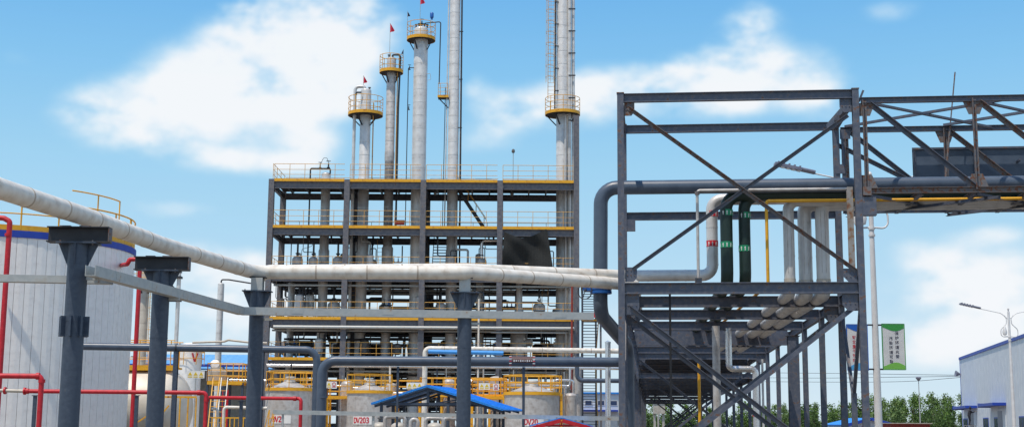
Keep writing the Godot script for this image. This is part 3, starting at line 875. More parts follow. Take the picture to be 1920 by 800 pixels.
	# a ladder rack of cable trays and lagged lines along the back of the frame
	for k in 6:
		var y: float = LEVELS[0] - 0.9 - k * 0.62
		t = thing("cable_ladder", "dark cable ladder along the back of the frame, %s from the top" % nth(k), "cable tray", "cable ladders behind the frame")
		part("trough", Shape.new().channel(Vector3(BAYS[0], y, -111.3), Vector3(BAYS[4] + 0.5, y, -111.3), 0.4, 0.34), M.dark_steel, t)
		for j in 5:
			part("bracket", Shape.new().bar(Vector3(BAYS[j], y, -111.1), Vector3(BAYS[j], y, -110.6), 0.08, 0.1), M.dark_steel, t)

# ---------------------------------------------------------------- the pipe rack and the bridge over the road (both in the rack's own axes)
const RACK_AT := Vector3(3.318, 0.000, -40.000)
const RACK_TURN := -0.1050
func rack_thing(called, label, category, group := "") -> Node3D:
	return thing(called, label, category, group, RACK_AT, RACK_TURN)

func rack_pipe(called, label, pts: Array, r: float, m, bend_r := 0.0, seam := 0.0, group := "") -> Node3D:
	var t := pipe(called, label, pts, r, m, bend_r, group, 18, seam)
	t.position = RACK_AT
	t.rotation.y = RACK_TURN
	return t

func gusset(t, p: Vector3, w: float, h: float, m, cut := 0.3, flip := 1.0):   # a plate with one clipped corner
	var poly := PackedVector2Array([Vector2(0, 0), Vector2(w * flip, 0), Vector2(w * flip, -h * (1 - cut)), Vector2(w * flip * (1 - cut), -h), Vector2(0, -h)])
	if flip < 0:
		poly.reverse()
	var o := part("gusset", Shape.new().extrude(poly, p + Vector3(0, 0, 0.008), p - Vector3(0, 0, 0.008)), m, t)
	for k in 6:                                     # bolt heads in two rows
		var c := p + Vector3(flip * w * (0.2 + 0.3 * (k % 3)), -h * (0.2 + 0.35 * (k / 3)), 0.008)
		stick("bolt", c, c + Vector3(0, 0, 0.022), 0.018, M.rusty_steel, o)

func flow_band(t, p: Vector3, r: float, m, high := 0.19):
	var o := part("flow_band", Shape.new().tube([p - Vector3(0, high / 2, 0), p + Vector3(0, high / 2, 0)], r + 0.004, 18), m, t)
	var w := 0.028
	for k in 10:
		var a := TAU * k / 10.0 + 0.3
		var d := Vector3(cos(a), 0, sin(a))
		var c := p + d * (r + 0.006)
		var q := Vector3(-d.z, 0, d.x)
		var arrow := Shape.new()
		arrow.block(c - Vector3(0, 0.035, 0), q * w * 0.4, Vector3(0, 0.04, 0), d * 0.003)
		arrow.face([c + q * w + d * 0.003, c - q * w + d * 0.003, c + Vector3(0, 0.065, 0) + d * 0.003], d)
		part("arrow", arrow, M.print_white, o)

func make_rack():
	var W: float = 7.086
	var TOP: float = 11.663
	var DECK: float = 5.785
	var B := -4.4
	var t := rack_thing("pipe_rack", "tall blue grey pipe rack of rusty steel posts, beams and cross braces", "pipe rack")
	var st = M.rack_steel
	for a in [[0.0, 0.0], [W, 0.0], [0.0, B], [W, B]]:
		part("post", Shape.new().ibeam(Vector3(a[0], 0, a[1]), Vector3(a[0], TOP + 0.14, a[1]), 0.2, 0.2), st, t)
		part("cap_plate", Shape.new().box(Vector3(a[0], TOP + 0.155, a[1]), Vector3(0.23, 0.03, 0.23)), M.rusty_steel, t)
	for z in [0.0, B]:
		part("top_beam", Shape.new().ibeam(Vector3(0.1, TOP, z), Vector3(W - 0.1, TOP, z), 0.16, 0.27), st, t)
	for x in [0.0, W]:
		part("top_tie", Shape.new().ibeam(Vector3(x, TOP, -0.1), Vector3(x, TOP, B + 0.1), 0.16, 0.24), st, t)
		part("deck_tie", Shape.new().ibeam(Vector3(x, DECK, -0.1), Vector3(x, DECK, B + 0.1), 0.16, 0.3), st, t)
	var mid: float = 8.667
	part("middle_beam", Shape.new().ibeam(Vector3(0.1, mid, B), Vector3(W - 0.1, mid, B), 0.16, 0.26), st, t)
	part("seat_bracket", Shape.new().slab(Vector3(0.1, mid - 0.5, B - 0.08), Vector3(0.38, mid - 0.13, B + 0.08)), st, t)
	# bracing above the deck
	var hi := Vector3(0, 0, 0.07)
	part("brace", Shape.new().angle(Vector3(0.22, TOP - 0.3, 0.07), Vector3(W - 0.15, 6.281, 0.07), 0.11, Vector3.BACK), M.rusty_steel, t)
	part("brace", Shape.new().angle(Vector3(0.35, 6.362, 0.03), Vector3(W - 0.22, 11.009, 0.03), 0.11, Vector3.BACK), st, t)
	gusset(t, Vector3(0.11, TOP - 0.135, 0.0), 0.32, 0.42, M.rusty_steel)
	gusset(t, Vector3(W - 0.11, TOP - 0.135, 0.0), 0.36, 0.42, st, 0.35, -1.0)
	gusset(t, Vector3(0.11, 6.428, 0.0), 0.36, 0.44, st)
	gusset(t, Vector3(W - 0.11, 6.361, 0.0), 0.4, 0.42, st, 0.4, -1.0)
	part("knee", Shape.new().box(Vector3(W - 0.5, TOP - 0.62, -0.5), Vector3(0.16, 0.16, 0.16)).bar(Vector3(W - 0.16, TOP - 0.3, -0.1), Vector3(W - 0.62, TOP - 0.75, -1.2), 0.2, 0.2), st, t)
	part("rusty_strut", Shape.new().ibeam(Vector3(6.905, DECK + 0.2, -0.5), Vector3(6.905, 8.890, -0.5), 0.17, 0.17), M.stained_white, t)
	part("batten_plate", Shape.new().box(Vector3(7.210, 10.180, B + 0.12), Vector3(0.34, 0.32, 0.02)), st, t)
	part("side_post", Shape.new().ibeam(Vector3(7.314, 8.793, B + 0.05), Vector3(7.314, TOP - 0.2, B + 0.05), 0.11, 0.11), st, t)
	part("head_plate", Shape.new().slab(Vector3(W + 0.12, 11.192, B + 0.12), Vector3(W + 0.46, TOP - 0.14, B + 0.14)), st, t)
	# below the deck: front bents crossed by braces, then bay after bay into the distance
	var zs := [0.0, -4.4, -9.6, -15.2, -21.0, -27.0, -33.0, -39.5, -47.0, -55.0, -64.0, -74.0, -86.0, -100.0, -116.0, -132.0]
	for i in zs.size():
		var z: float = zs[i]
		var deep := 0.36 if i != 4 else 0.9
		part("deck_beam", Shape.new().ibeam(Vector3(0.1, DECK, z), Vector3(W - 0.1, DECK, z), 0.2, 0.34 if i == 0 else deep), st, t)
		if i > 1:
			for x in [0.0, W]:
				part("post", Shape.new().ibeam(Vector3(x, 0, z), Vector3(x, DECK + 0.17, z), 0.2, 0.2), st, t)
			if i > 6:
				part("lower_beam", Shape.new().ibeam(Vector3(0.1, DECK - 1.15, z), Vector3(W - 0.1, DECK - 1.15, z), 0.16, 0.28), st, t)
		if i < 2 or i in [6, 9, 12, 14]:
			part("cross_brace", Shape.new().angle(Vector3(0.2, DECK - 0.55, z + 0.06), Vector3(W - 0.4, 0.2, z + 0.06), 0.14, Vector3.BACK), st, t)
			part("cross_brace", Shape.new().angle(Vector3(W - 0.2, DECK - 0.55, z - 0.02), Vector3(0.4, 0.2, z - 0.02), 0.14, Vector3.BACK), st, t)
			gusset(t, Vector3(0.11, DECK - 0.18, z), 0.42, 0.6, st)
			gusset(t, Vector3(W - 0.11, DECK - 0.18, z), 0.46, 0.5, st, 0.35, -1.0)
		if i:
			for x in [0.0, W]:
				if i > 1:
					part("runner", Shape.new().ibeam(Vector3(x, DECK - 0.02, zs[i - 1] - 0.1), Vector3(x, DECK - 0.02, z + 0.1), 0.16, 0.3), st, t)
				if i > 7:
					part("lower_runner", Shape.new().ibeam(Vector3(x, DECK - 1.15, zs[i - 1] - 0.1), Vector3(x, DECK - 1.15, z + 0.1), 0.14, 0.24), st, t)
	for x in [0.0, W]:                               # V braces along the sides of the first bay
		part("side_brace", Shape.new().angle(Vector3(x, DECK - 0.4, -0.15), Vector3(x, 2.6, -2.2), 0.12, Vector3.RIGHT), st, t)
		part("side_brace", Shape.new().angle(Vector3(x, DECK - 0.4, B + 0.15), Vector3(x, 2.6, -2.2), 0.12, Vector3.RIGHT), st, t)
		part("side_brace", Shape.new().bar(Vector3(x, 0.1, -2.2), Vector3(x, 2.75, -2.2), 0.16, 0.16), st, t)
	# walkway plates over the farther bays
	for i in range(7, zs.size() - 1):
		part("deck_plate", Shape.new().slab(Vector3(0.15, DECK + 0.19, zs[i]), Vector3(W - 0.15, DECK + 0.22, zs[i + 1])), M.deck_plate, t)

	# ---- risers and the lines they feed
	var bot := DECK + 0.42
	var arm := 14.0
	var r := rack_pipe("large_pipe", "large grey pipe arching up over the left rack post and along the bridge", [Vector3(0.056, 1.851, -5.400) * Vector3(1, 0, 1), Vector3(0.073, 4.389, -5.400), Vector3(-0.699, 5.128, -1.600), Vector3(-0.674, 9.158, -1.6), Vector3(-0.674 + 20.0, 9.158, -1.6)], 0.225, M.pipe_grey, 0.52)
	flange(r, Vector3(-0.680, 5.948, -1.600), Vector3.UP, 0.34, M.blue_valve, 0.09)
	flange(r, Vector3(-0.680, 5.831, -1.600), Vector3.UP, 0.34, M.blue_valve, 0.09)
	for k in 12:
		var d := Vector3(cos(TAU * k / 12), 0, sin(TAU * k / 12)) * 0.29
		stick("bolt", Vector3(-0.681, 5.780, -1.600) + d, Vector3(-0.680, 5.998, -1.600) + d, 0.018, M.dark_steel, r)
	var hv := rack_thing("butterfly_valve", "blue valve with a round hand wheel clamped on the large grey pipe", "valve")
	part("gear_box", Shape.new().box(Vector3(-1.048, 5.949, -1.600), Vector3(0.3, 0.2, 0.22)).box(Vector3(-1.181, 6.034, -1.600), Vector3(0.14, 0.28, 0.16)), M.blue_valve, hv)
	var wc: Vector3 = Vector3(-1.162, 5.826, -1.200)
	var rim := []
	for k in 21:
		rim.append(wc + Vector3(0.22 * cos(TAU * k / 20), 0.24 * sin(TAU * k / 20), 0.08 * cos(TAU * k / 20)))
	part("hand_wheel", Shape.new().tube(rim, 0.018, 6), M.dark_steel, hv)
	for k in 3:
		part("spoke", Shape.new().tube([wc, rim[k * 7]], 0.012, 5), M.dark_steel, hv)
	part("shaft", Shape.new().tube([wc, Vector3(-1.148, 5.950, -1.600)], 0.03, 8), M.dark_steel, hv)

	var zdeck := -9.0
	var yg: float = 8.927
	var ys: float = 8.795
	r = rack_pipe("riser", "silver riser with red arrow bands, left of the dark green risers", [Vector3(0.190, 6.459, -2.600), Vector3(2.851, 6.464, -2.6), Vector3(2.851, 8.912, -2.6), Vector3(2.851 + 15, 8.912, -2.6)], 0.185, M.cladding, 0.34, 1.2)
	flow_band(r, Vector3(2.865, 8.443, -2.600), 0.187, M.band_red)
	flow_band(r, Vector3(2.849, 7.476, -2.600), 0.187, M.band_red)
	var i := 0
	for a in [[1363.0, 0.195, -1.9, "dark green riser with two green arrow bands, the left of the two"], [1398.0, 0.185, -2.1, "dark green riser with two green arrow bands, the right of the two"]]:
		var x: float = [3.268, 3.845][i]
		r = rack_pipe("riser", a[3], [Vector3(x - 0.6, bot - 0.1, a[2] - 30.0), Vector3(x, bot - 0.1, a[2]), Vector3(x, yg, a[2]), Vector3(x + 15, yg, a[2])], a[1], M.green_pipe, 0.45)
		flow_band(r, [Vector3(3.283, 8.363, -1.900), Vector3(3.861, 8.303, -2.100)][i], a[1], M.band_green)
		flow_band(r, [Vector3(3.265, 7.344, -1.900), Vector3(3.839, 7.248, -2.100)][i], a[1], M.band_green)
		i += 1
	i = 0
	for a in [[5.250, 0.175, -2.4, "first of the three silver risers, nearest the yellow gas riser"], [5.805, 0.22, -2.9, "middle of the three silver risers, thickest of them"], [6.320, 0.215, -2.6, "last of the three silver risers, nearest the rusty strut"]]:
		r = rack_pipe("riser", a[3], [Vector3(a[0] - 0.7, bot - 0.35, a[2] - 30.0), Vector3(a[0], bot - 0.35, a[2]), Vector3(a[0], ys - 0.03 * i, a[2]), Vector3(a[0] + 14, ys - 0.03 * i, a[2])], a[1], M.cladding, 0.3, 1.6)
		part("foot_shoe", Shape.new().tube([Vector3(a[0], bot - 0.1, a[2]), Vector3(a[0], bot + 0.12, a[2])], a[1] * 1.06, 18), M.vessel_beige, r)
		for k in 2:
			part("sheet_lap", Shape.new().box(Vector3(a[0] - 0.06 + 0.13 * k, (bot + ys) / 2, a[2] + a[1] * 0.93), Vector3(0.02, ys - bot - 0.6, 0.03)), M.worn_cladding, r)
		i += 1
	rack_pipe("gas_riser", "thin yellow gas riser between the green and the silver risers", [Vector3(4.464 - 0.6, bot - 0.2, -16.0), Vector3(4.464, bot - 0.2, -1.2), Vector3(4.464, 8.608, -1.2), Vector3(4.464 + 15, 8.608, -1.2)], 0.05, M.yellow_paint, 0.1)
	r = rack_pipe("thin_riser", "thin grey riser turning along under the large pipe, its foot rusty", [Vector3(2.324, DECK + 0.17, -0.6), Vector3(2.324, 8.862, -0.6), Vector3(6.857, 8.862, -0.6)], 0.045, M.worn_cladding, 0.1)
	part("foot", Shape.new().box(Vector3(2.324, DECK + 0.27, -0.6), Vector3(0.2, 0.2, 0.2)), M.rusty_steel, r)
	part("elbow", Shape.new().lathe([Vector2(0.001, -0.07), Vector2(0.075, -0.05), Vector2(0.075, 0.05), Vector2(0.001, 0.07)], 12, Transform3D(Basis.IDENTITY, Vector3(2.324, 8.779, -0.6))), M.rusty_steel, r)
	# things under the rack
	rack_pipe("drain_pipe", "dark thin rod hanging in the left third of the rack's underpass", [Vector3(1.473, 0, -2.0), Vector3(1.473, DECK + 0.2, -2.0)], 0.035, M.black_cable)
	rack_pipe("gas_pipe", "yellow gas pipe standing in the rack's underpass", [Vector3(3.039, 0, -22.0), Vector3(3.039, DECK - 1.0, -22.0)], 0.07, M.yellow_paint)
	rack_pipe("down_pipe", "thick silver down pipe in the middle of the rack's underpass", [Vector3(3.457, 0, -14.0), Vector3(3.457, DECK - 0.1, -14.0)], 0.155, M.worn_cladding, 0.0, 1.5)
	r = rack_pipe("down_pipe", "silver pipe elbowed down beside the crossing braces, red bands on it", [Vector3(4.024, DECK - 0.1, -15.2), Vector3(4.019, 4.030, -15.2), Vector3(5.089, 4.030, -15.2), Vector3(5.061, 0, -15.2)], 0.13, M.bright_cladding, 0.2, 1.6)
	for v in [2.619, 2.172]:
		part("red_band", Shape.new().tube([Vector3(5.057, v - 0.05, -15.2), Vector3(5.057, v + 0.05, -15.2)], 0.134, 18), M.print_red, r)
	rack_pipe("down_pipe", "slim silver pipe right of the elbowed down pipe", [Vector3(5.462, 0, -16.4), Vector3(5.462, DECK - 1.3, -16.4)], 0.05, M.cladding)
	var cl := rack_thing("broad_support", "broad dark steel column under the far right of the pipe rack", "column")
	part("shaft", Shape.new().ibeam(Vector3(6.967, 0, -18.6), Vector3(6.967, DECK - 0.2, -18.6), 0.46, 0.46), st, cl)
	part("head_plate", Shape.new().box(Vector3(6.967, DECK - 0.19, -18.6), Vector3(0.6, 0.02, 0.6)), st, cl)
	for k in 4:                                       # lines lying on the rack
		rack_pipe("rack_line", ["silver", "slate", "green", "white"][k] + " line lying lengthwise on the pipe rack to its far end", [Vector3(2.6 + k * 0.62, DECK + 0.42, -34.0 - 2 * k), Vector3(2.6 + k * 0.62, DECK + 0.42, -130.0)], 0.17 - 0.02 * (k % 3), [M.cladding, M.pipe_grey, M.green_pipe, M.white_wrap][k], 0.0, 0.0, "lines along the rack")

	# ---- bridge
	t = rack_thing("pipe_bridge", "rusty lattice pipe bridge leaving the rack to the right across the road", "bridge")
	var L := 15.0
	var x0: float = W + 0.16
	var ft: float = 11.457
	var fb: float = 8.686
	var bt: float = 11.525
	var bb: float = 8.791
	var planes := [[0.0, ft, fb, 0.24], [B, bt, bb, 0.0]]
	var step: float = 10.588 - 7.374
	for p in planes:
		part("top_chord", Shape.new().ibeam(Vector3(x0, p[1], p[0]), Vector3(x0 + L, p[1], p[0]), 0.16, 0.17), st, t)
		part("bottom_chord", Shape.new().ibeam(Vector3(x0, p[2], p[0]), Vector3(x0 + L, p[2], p[0]), 0.16, 0.17), M.rusty_steel if p[0] == 0.0 else st, t)
		var fx: float = x0 + 0.1 if p[0] == 0.0 else 10.643 - step
		for k in 5:
			var x := fx + k * step
			if x > x0 + L or x < x0:
				continue
			part("upright", Shape.new().angle(Vector3(x, p[2], p[0] + 0.09), Vector3(x, p[1], p[0] + 0.09), 0.13, Vector3.BACK), M.rusty_steel, t)
			if x + step < x0 + L:
				part("diagonal", Shape.new().angle(Vector3(x + 0.15, p[1] - 0.1, p[0] + 0.06), Vector3(x + step - 0.1, p[2] + 0.1, p[0] + 0.06), 0.14, Vector3.BACK), M.rusty_steel if k % 2 else st, t)
			for q in [[p[1] - 0.08, 1.0], [p[2] + 0.08, -1.0]]:
				var poly := PackedVector2Array([Vector2(-0.32, 0), Vector2(0.32, 0), Vector2(0.16, -0.4 * q[1]), Vector2(-0.16, -0.4 * q[1])])
				if k > 0 or q[1] < 0 or p[0] == 0.0:
					part("gusset", Shape.new().extrude(poly, Vector3(x, q[0], p[0] + 0.016), Vector3(x, q[0], p[0])), M.rusty_steel, t)
	part("first_diagonal", Shape.new().angle(Vector3(x0 - 0.1, 11.002, B + 0.05), Vector3(9.463, 9.755, B + 0.05), 0.13, Vector3.BACK), st, t)
	for k in 6:
		var x := x0 + 0.1 + k * step * 0.5
		part("floor_tie", Shape.new().ibeam(Vector3(x, fb - 0.05, -0.09), Vector3(x, bb - 0.05, B + 0.09), 0.12, 0.16), st, t)
	for k in 3:
		var x := x0 + 0.1 + k * step
		part("plan_brace", Shape.new().angle(Vector3(x, ft, -0.1), Vector3(x + step * 1.5, bt, B + 0.1), 0.1), st, t)
		part("plan_brace", Shape.new().angle(Vector3(x, bt + 0.1, B + 0.1), Vector3(x + step * 1.5, ft + 0.1, -0.1), 0.1), st, t)
		part("floor_brace", Shape.new().angle(Vector3(x, fb - 0.1, -0.1), Vector3(x + step * 1.2, bb - 0.08, B + 0.1), 0.1), st, t)
		part("floor_brace", Shape.new().angle(Vector3(x, bb - 0.18, B + 0.1), Vector3(x + step * 1.2, fb - 0.2, -0.1), 0.1), st, t)
	part("bearing_seat", Shape.new().slab(Vector3(W + 0.1, fb - 0.75, -0.12), Vector3(W + 0.5, fb - 0.2, 0.12)), st, t)
	part("end_plate", Shape.new().slab(Vector3(x0 - 0.04, fb - 0.16, -0.15), Vector3(x0 + 0.2, fb + 0.1, 0.18)), M.rusty_steel, t)
	part("top_stub", Shape.new().bar(Vector3(x0 - 0.02, ft + 0.02, -0.2), Vector3(x0 + 0.12, ft + 0.36, -0.2), 0.1, 0.06), st, t)
	var fx0: float = x0 + L
	for z in [0.0, B]:                                # the far pier of the bridge, past the edge of the picture
		part("pier_post", Shape.new().ibeam(Vector3(fx0, 0, z), Vector3(fx0, ft, z), 0.2, 0.2), st, t)
	t = rack_thing("sign_panel", "large grey sheet panel seen from behind on the bridge's far side", "sign")
	part("sheet", Shape.new().slab(Vector3(9.657, 9.844, B - 0.52), Vector3(9.657 + 9.0, 10.991, B - 0.5)), M.pipe_grey, t)
	for k in 5:
		part("stiffener", Shape.new().angle(Vector3(9.727 + k * 1.95, 9.863, B - 0.44), Vector3(9.727 + k * 1.95, 10.972, B - 0.44), 0.07), M.rack_steel, t)
	for v in [10.954, 9.881]:
		part("edge_angle", Shape.new().angle(Vector3(9.657, v, B - 0.46), Vector3(9.657 + 9.0, v, B - 0.46), 0.08), M.rack_steel, t)
	for k in 3:
		part("hanger", Shape.new().bar(Vector3(10.643 + k * 2.4, 10.458, B - 0.08), Vector3(10.643 + k * 2.4, 10.458, B - 0.5), 0.06, 0.06), M.rack_steel, t)
	t = rack_thing("lightning_rod", "slanting thin lightning rod rising above the bridge", "rod")
	part("rod", Shape.new().tube([Vector3(10.553, 9.741, -4.200), Vector3(10.786, 11.583, -4.200)], 0.035, 8), M.rusty_steel, t)
	part("tip", Shape.new().tube([Vector3(10.786, 11.583, -4.200), Vector3(11.020, 13.393, -4.200)], 0.022, 8), M.rusty_steel, t)

# ---------------------------------------------------------------- the low pipe trestle at the left
func trestle_post(label, p: Vector3, cap_y: float, wide: float, stub: float, beam_w: float, turn: float, splice := false):
	var t := thing("trestle_post", label, "pipe support", "", Vector3(p.x, 0, p.z), turn)
	var col = M.column_paint
	part("shaft", Shape.new().tube([Vector3.ZERO, Vector3(0, cap_y - 0.03, 0)], 0.19, 20), col, t)
	part("base_plate", Shape.new().box(Vector3(0, 0.02, 0), Vector3(0.6, 0.04, 0.6)), col, t)
	part("cap_plate", Shape.new().box(Vector3(0, cap_y - 0.015, 0), Vector3(wide, 0.03, 0.42)), col, t)
	for k in 4:                                     # bolts of the cap
		var q := Vector3((wide / 2 - 0.07) * (1 if k % 2 else -1), cap_y, 0.15 * (1 if k < 2 else -1))
		stick("bolt", q - Vector3(0, 0.06, 0), q + Vector3(0, 0.03, 0), 0.016, M.rusty_steel, t)
	part("weld_ring", Shape.new().tube([Vector3(0, cap_y - 1.5, 0), Vector3(0, cap_y - 1.48, 0)], 0.195, 20), col, t)
	for k in [1.0, -1.0]:
		var poly := PackedVector2Array([Vector2(0.15 * k, 0), Vector2(wide / 2 * k, 0), Vector2(0.19 * k, -0.42), Vector2(0.15 * k, -0.42)])
		part("cap_gusset", Shape.new().extrude(poly, Vector3(0, cap_y - 0.03, 0.012), Vector3(0, cap_y - 0.03, -0.012)), col, t)
		part("cap_gusset", Shape.new().extrude(PackedVector2Array([Vector2(0.15 * k, 0), Vector2(0.24 * k, 0), Vector2(0.19 * k, -0.42), Vector2(0.15 * k, -0.42)]), Vector3(0.012, cap_y - 0.03, 0), Vector3(-0.012, cap_y - 0.03, 0)), col, t)
	if beam_w > 0:
		part("cap_beam", Shape.new().ibeam(Vector3(-beam_w / 2, cap_y + 0.15, 0), Vector3(beam_w / 2, cap_y + 0.15, 0), 0.26, 0.3), M.dark_steel, t)
		part("end_plate", Shape.new().box(Vector3(beam_w / 2, cap_y + 0.15, 0), Vector3(0.012, 0.27, 0.24)), M.rusty_steel, t)
		for k in [-0.25, 0.12]:
			part("pipe_shoe", Shape.new().box(Vector3(k, cap_y + 0.3 + stub / 2, 0), Vector3(0.2, stub, 0.2)), M.rusty_steel, t)
	else:
		part("stub", Shape.new().ibeam(Vector3(0, cap_y, 0), Vector3(0, cap_y + stub, 0), 0.3, 0.3), M.galvanised, t)
		part("pipe_shoe", Shape.new().box(Vector3(0, cap_y + stub, 0), Vector3(0.42, 0.03, 0.3)), M.dark_steel, t)
	if splice:
		for k in 8:
			var a := TAU * k / 8.0
			var d := Vector3(cos(a), 0, sin(a))
			part("splice_pad", Shape.new().block(d * 0.21 + Vector3(0, splice_y, 0), d * 0.07, Vector3(0, 0.19, 0), Vector3(-d.z, 0, d.x) * 0.02), col, t)
	return t
var splice_y: float = 3.482

func make_trestle():
	var A: Vector3 = Vector3(-8.264, 4.413, -25.200)
	var B: Vector3 = Vector3(-7.737, 4.631, -29.300)
	var C: Vector3 = Vector3(-6.679, 4.369, -34.900)
	var D: Vector3 = Vector3(-1.258, 4.485, -35.900)
	trestle_post("nearest slate blue trestle post with a wide cap beam, before the white tank", A, 5.077, 0.75, 0.02, 1.17, 0.02, true)
	trestle_post("slate blue trestle post with a wide cap beam right of the white tank", B, 5.021, 0.8, 0.02, 1.2, 0.02)
	trestle_post("slate blue trestle post under the bend of the white pipe", C, 5.139, 0.74, 5.490 - 5.139, 0.0, 0.0)
	trestle_post("slate blue trestle post standing alone before the steel frame", D, 5.233, 0.78, 5.610 - 5.233, 0.0, 0.0)
	pipe("insulated_pipe", "thick white insulated pipe coming from the left and bending at the third post", [Vector3(-9.103, 5.660, -20.117), Vector3(-8.826, 5.660, -22.635), Vector3(-8.363, 5.660, -25.508), Vector3(-7.909, 5.660, -29.725), Vector3(-6.860, 5.660, -35.160), Vector3(-1.281, 5.746, -35.700), Vector3(3.144, 6.048, -41.000), Transform3D(Basis(Vector3.UP, RACK_TURN), RACK_AT) * Vector3(0.36, 6.073, -1.7), Transform3D(Basis(Vector3.UP, RACK_TURN), RACK_AT) * Vector3(0.36, 6.073, -12.0)], 0.185, M.white_wrap, 0.55, "", 22, 1.35)
	pipe("insulated_pipe", "second white insulated pipe running behind the first to the rack", [Vector3(-6.959, 5.676, -36.600), Vector3(-6.760, 5.855, -36.600), Vector3(-1.350, 6.053, -37.600), Vector3(3.743, 6.351, -41.600)], 0.175, M.white_wrap, 0.3, "", 22, 1.6)
	# cable trays
	var t := thing("cable_tray", "galvanised cable tray following the white pipe on the trestle posts", "cable tray")
	for s in [[Vector3(-7.859, 4.491, -24.700), Vector3(-6.977, 4.562, -34.400)], [Vector3(-6.977, 4.562, -34.400), Vector3(2.246, 4.666, -36.600)]]:
		part("trough", Shape.new().channel(s[0], s[1], 0.2, 0.2), M.galvanised, t)
		var n := int(s[0].distance_to(s[1]) / 1.9)
		for k in n:
			var p: Vector3 = s[0].lerp(s[1], (k + 0.6) / n)
			part("joint_plate", Shape.new().block(p, (s[1] - s[0]).normalized() * 0.15, Vector3(0, 0.05, 0), (s[1] - s[0]).normalized().cross(Vector3.UP) * 0.106), M.galvanised, t)
	for p in [A, B, C, D]:
		part("tray_arm", Shape.new().bar(Vector3(p.x - 0.05, 4.393, p.z), Vector3(p.x + 0.42, 4.393, p.z), 0.06, 0.06), M.galvanised, t)
	t = thing("cable_tray", "galvanised cable tray entering level from the left edge of the picture", "cable tray")
	part("trough", Shape.new().channel(Vector3(-11.043, 4.503, -26.200), Vector3(-7.904, 4.462, -26.200), 0.24, 0.14), M.galvanised, t)
	part("tray_leg", Shape.new().bar(Vector3(-10.728, 4.506, -26.200), Vector3(-10.728, 4.506, -26.200) * Vector3(1, 0, 1), 0.1, 0.1), M.galvanised, t)
	t = thing("cable_tray", "long low galvanised tray crossing before the labelled tanks and the blue shed", "cable tray")
	part("trough", Shape.new().channel(Vector3(-9.162, 2.144, -52.000), Vector3(4.578, 1.975, -52.000), 0.2, 0.16), M.galvanised, t)
	for q in [Vector3(-8.792, 2.147, -52.000), Vector3(-5.294, 2.110, -52.000), Vector3(-2.002, 2.072, -52.000), Vector3(1.494, 2.015, -52.000), Vector3(4.167, 1.993, -52.000)]:
		part("leg", Shape.new().bar(Vector3(q.x, 0, q.z), q - Vector3(0, 0.06, 0), 0.08, 0.08), M.galvanised, t)

# ---------------------------------------------------------------- the large white tank and the fire main
func make_white_tank():
	var c: Vector3 = Vector3(-25.080, 6.660, -66.000)
	c.y = 0
	var R := 6.02
	var H: float = 10.052
	var t := thing("storage_tank", "large white storage tank with vertical cladding strips, blue rim and yellow railing", "tank", "", c)
	part("shell", Shape.new().lathe([Vector2(R - 0.03, 0), Vector2(R - 0.03, H), Vector2(0.01, H + 0.9)], 84), M.tank_white, t)
	var n := 84
	var wide := TAU * (R + 0.02) / n
	var strip := Shape.new().extrude(PackedVector2Array([Vector2(-wide / 2 + 0.006, -0.03), Vector2(wide / 2 - 0.006, -0.03), Vector2(wide / 2 - 0.012, 0.008), Vector2(0, 0.022), Vector2(-wide / 2 + 0.012, 0.008)]), Vector3(0, 0.1, 0), Vector3(0, H, 0)).mesh()
	for k in n:
		var a := TAU * k / n
		var o := part("cladding_strip", strip, M.tank_white, t)
		o.transform = Transform3D(Basis(Vector3.UP, a), Vector3(sin(a) * (R + 0.0), 0, cos(a) * (R + 0.0)))
	part("blue_rim", Shape.new().lathe([Vector2(R - 0.02, H - 0.02), Vector2(R + 0.07, H - 0.02), Vector2(R + 0.07, H + 0.3), Vector2(R - 0.1, H + 0.32)], 84), M.blue_rim, t)
	part("kick_plate", Shape.new().lathe([Vector2(R - 0.08, H + 0.3), Vector2(R - 0.02, H + 0.3), Vector2(R - 0.02, H + 0.56), Vector2(R - 0.08, H + 0.56)], 84), M.yellow_paint, t)
	railing(t, circle(Vector3(0, H + 0.35, 0), R - 0.05, 0.0, TAU, 72), 1.35, M.yellow_paint, 1.7, [1.0, 0.55], 0.04)
	railing(t, circle(Vector3(0, H + 1.15, 0), R - 0.45, 0.1, 0.72, 10), 1.35, M.yellow_paint, 1.9, [1.0], 0.035)
	part("roof_hatch", Shape.new().lathe([Vector2(0.4, 0), Vector2(0.4, 0.5), Vector2(0.001, 0.6)], 16, Transform3D(Basis.IDENTITY, Vector3(3.2, H + 0.3, 2.0))), M.tank_white, t)
	for y in [0.05]:
		part("foundation", Shape.new().lathe([Vector2(R + 0.4, 0), Vector2(R + 0.4, 0.12), Vector2(0.01, 0.12)], 60), M.concrete, t)

func fire_pipe(label, pts, r, br := 0.22, sockets := []):
	var t := pipe("fire_pipe", label, pts, r, M.red_paint, br, "", 12)
	for s in sockets:
		part("coupling", Shape.new().tube([s[0] - s[1] * 0.06, s[0] + s[1] * 0.06], r * 1.3, 12), M.red_paint, t)
	return t

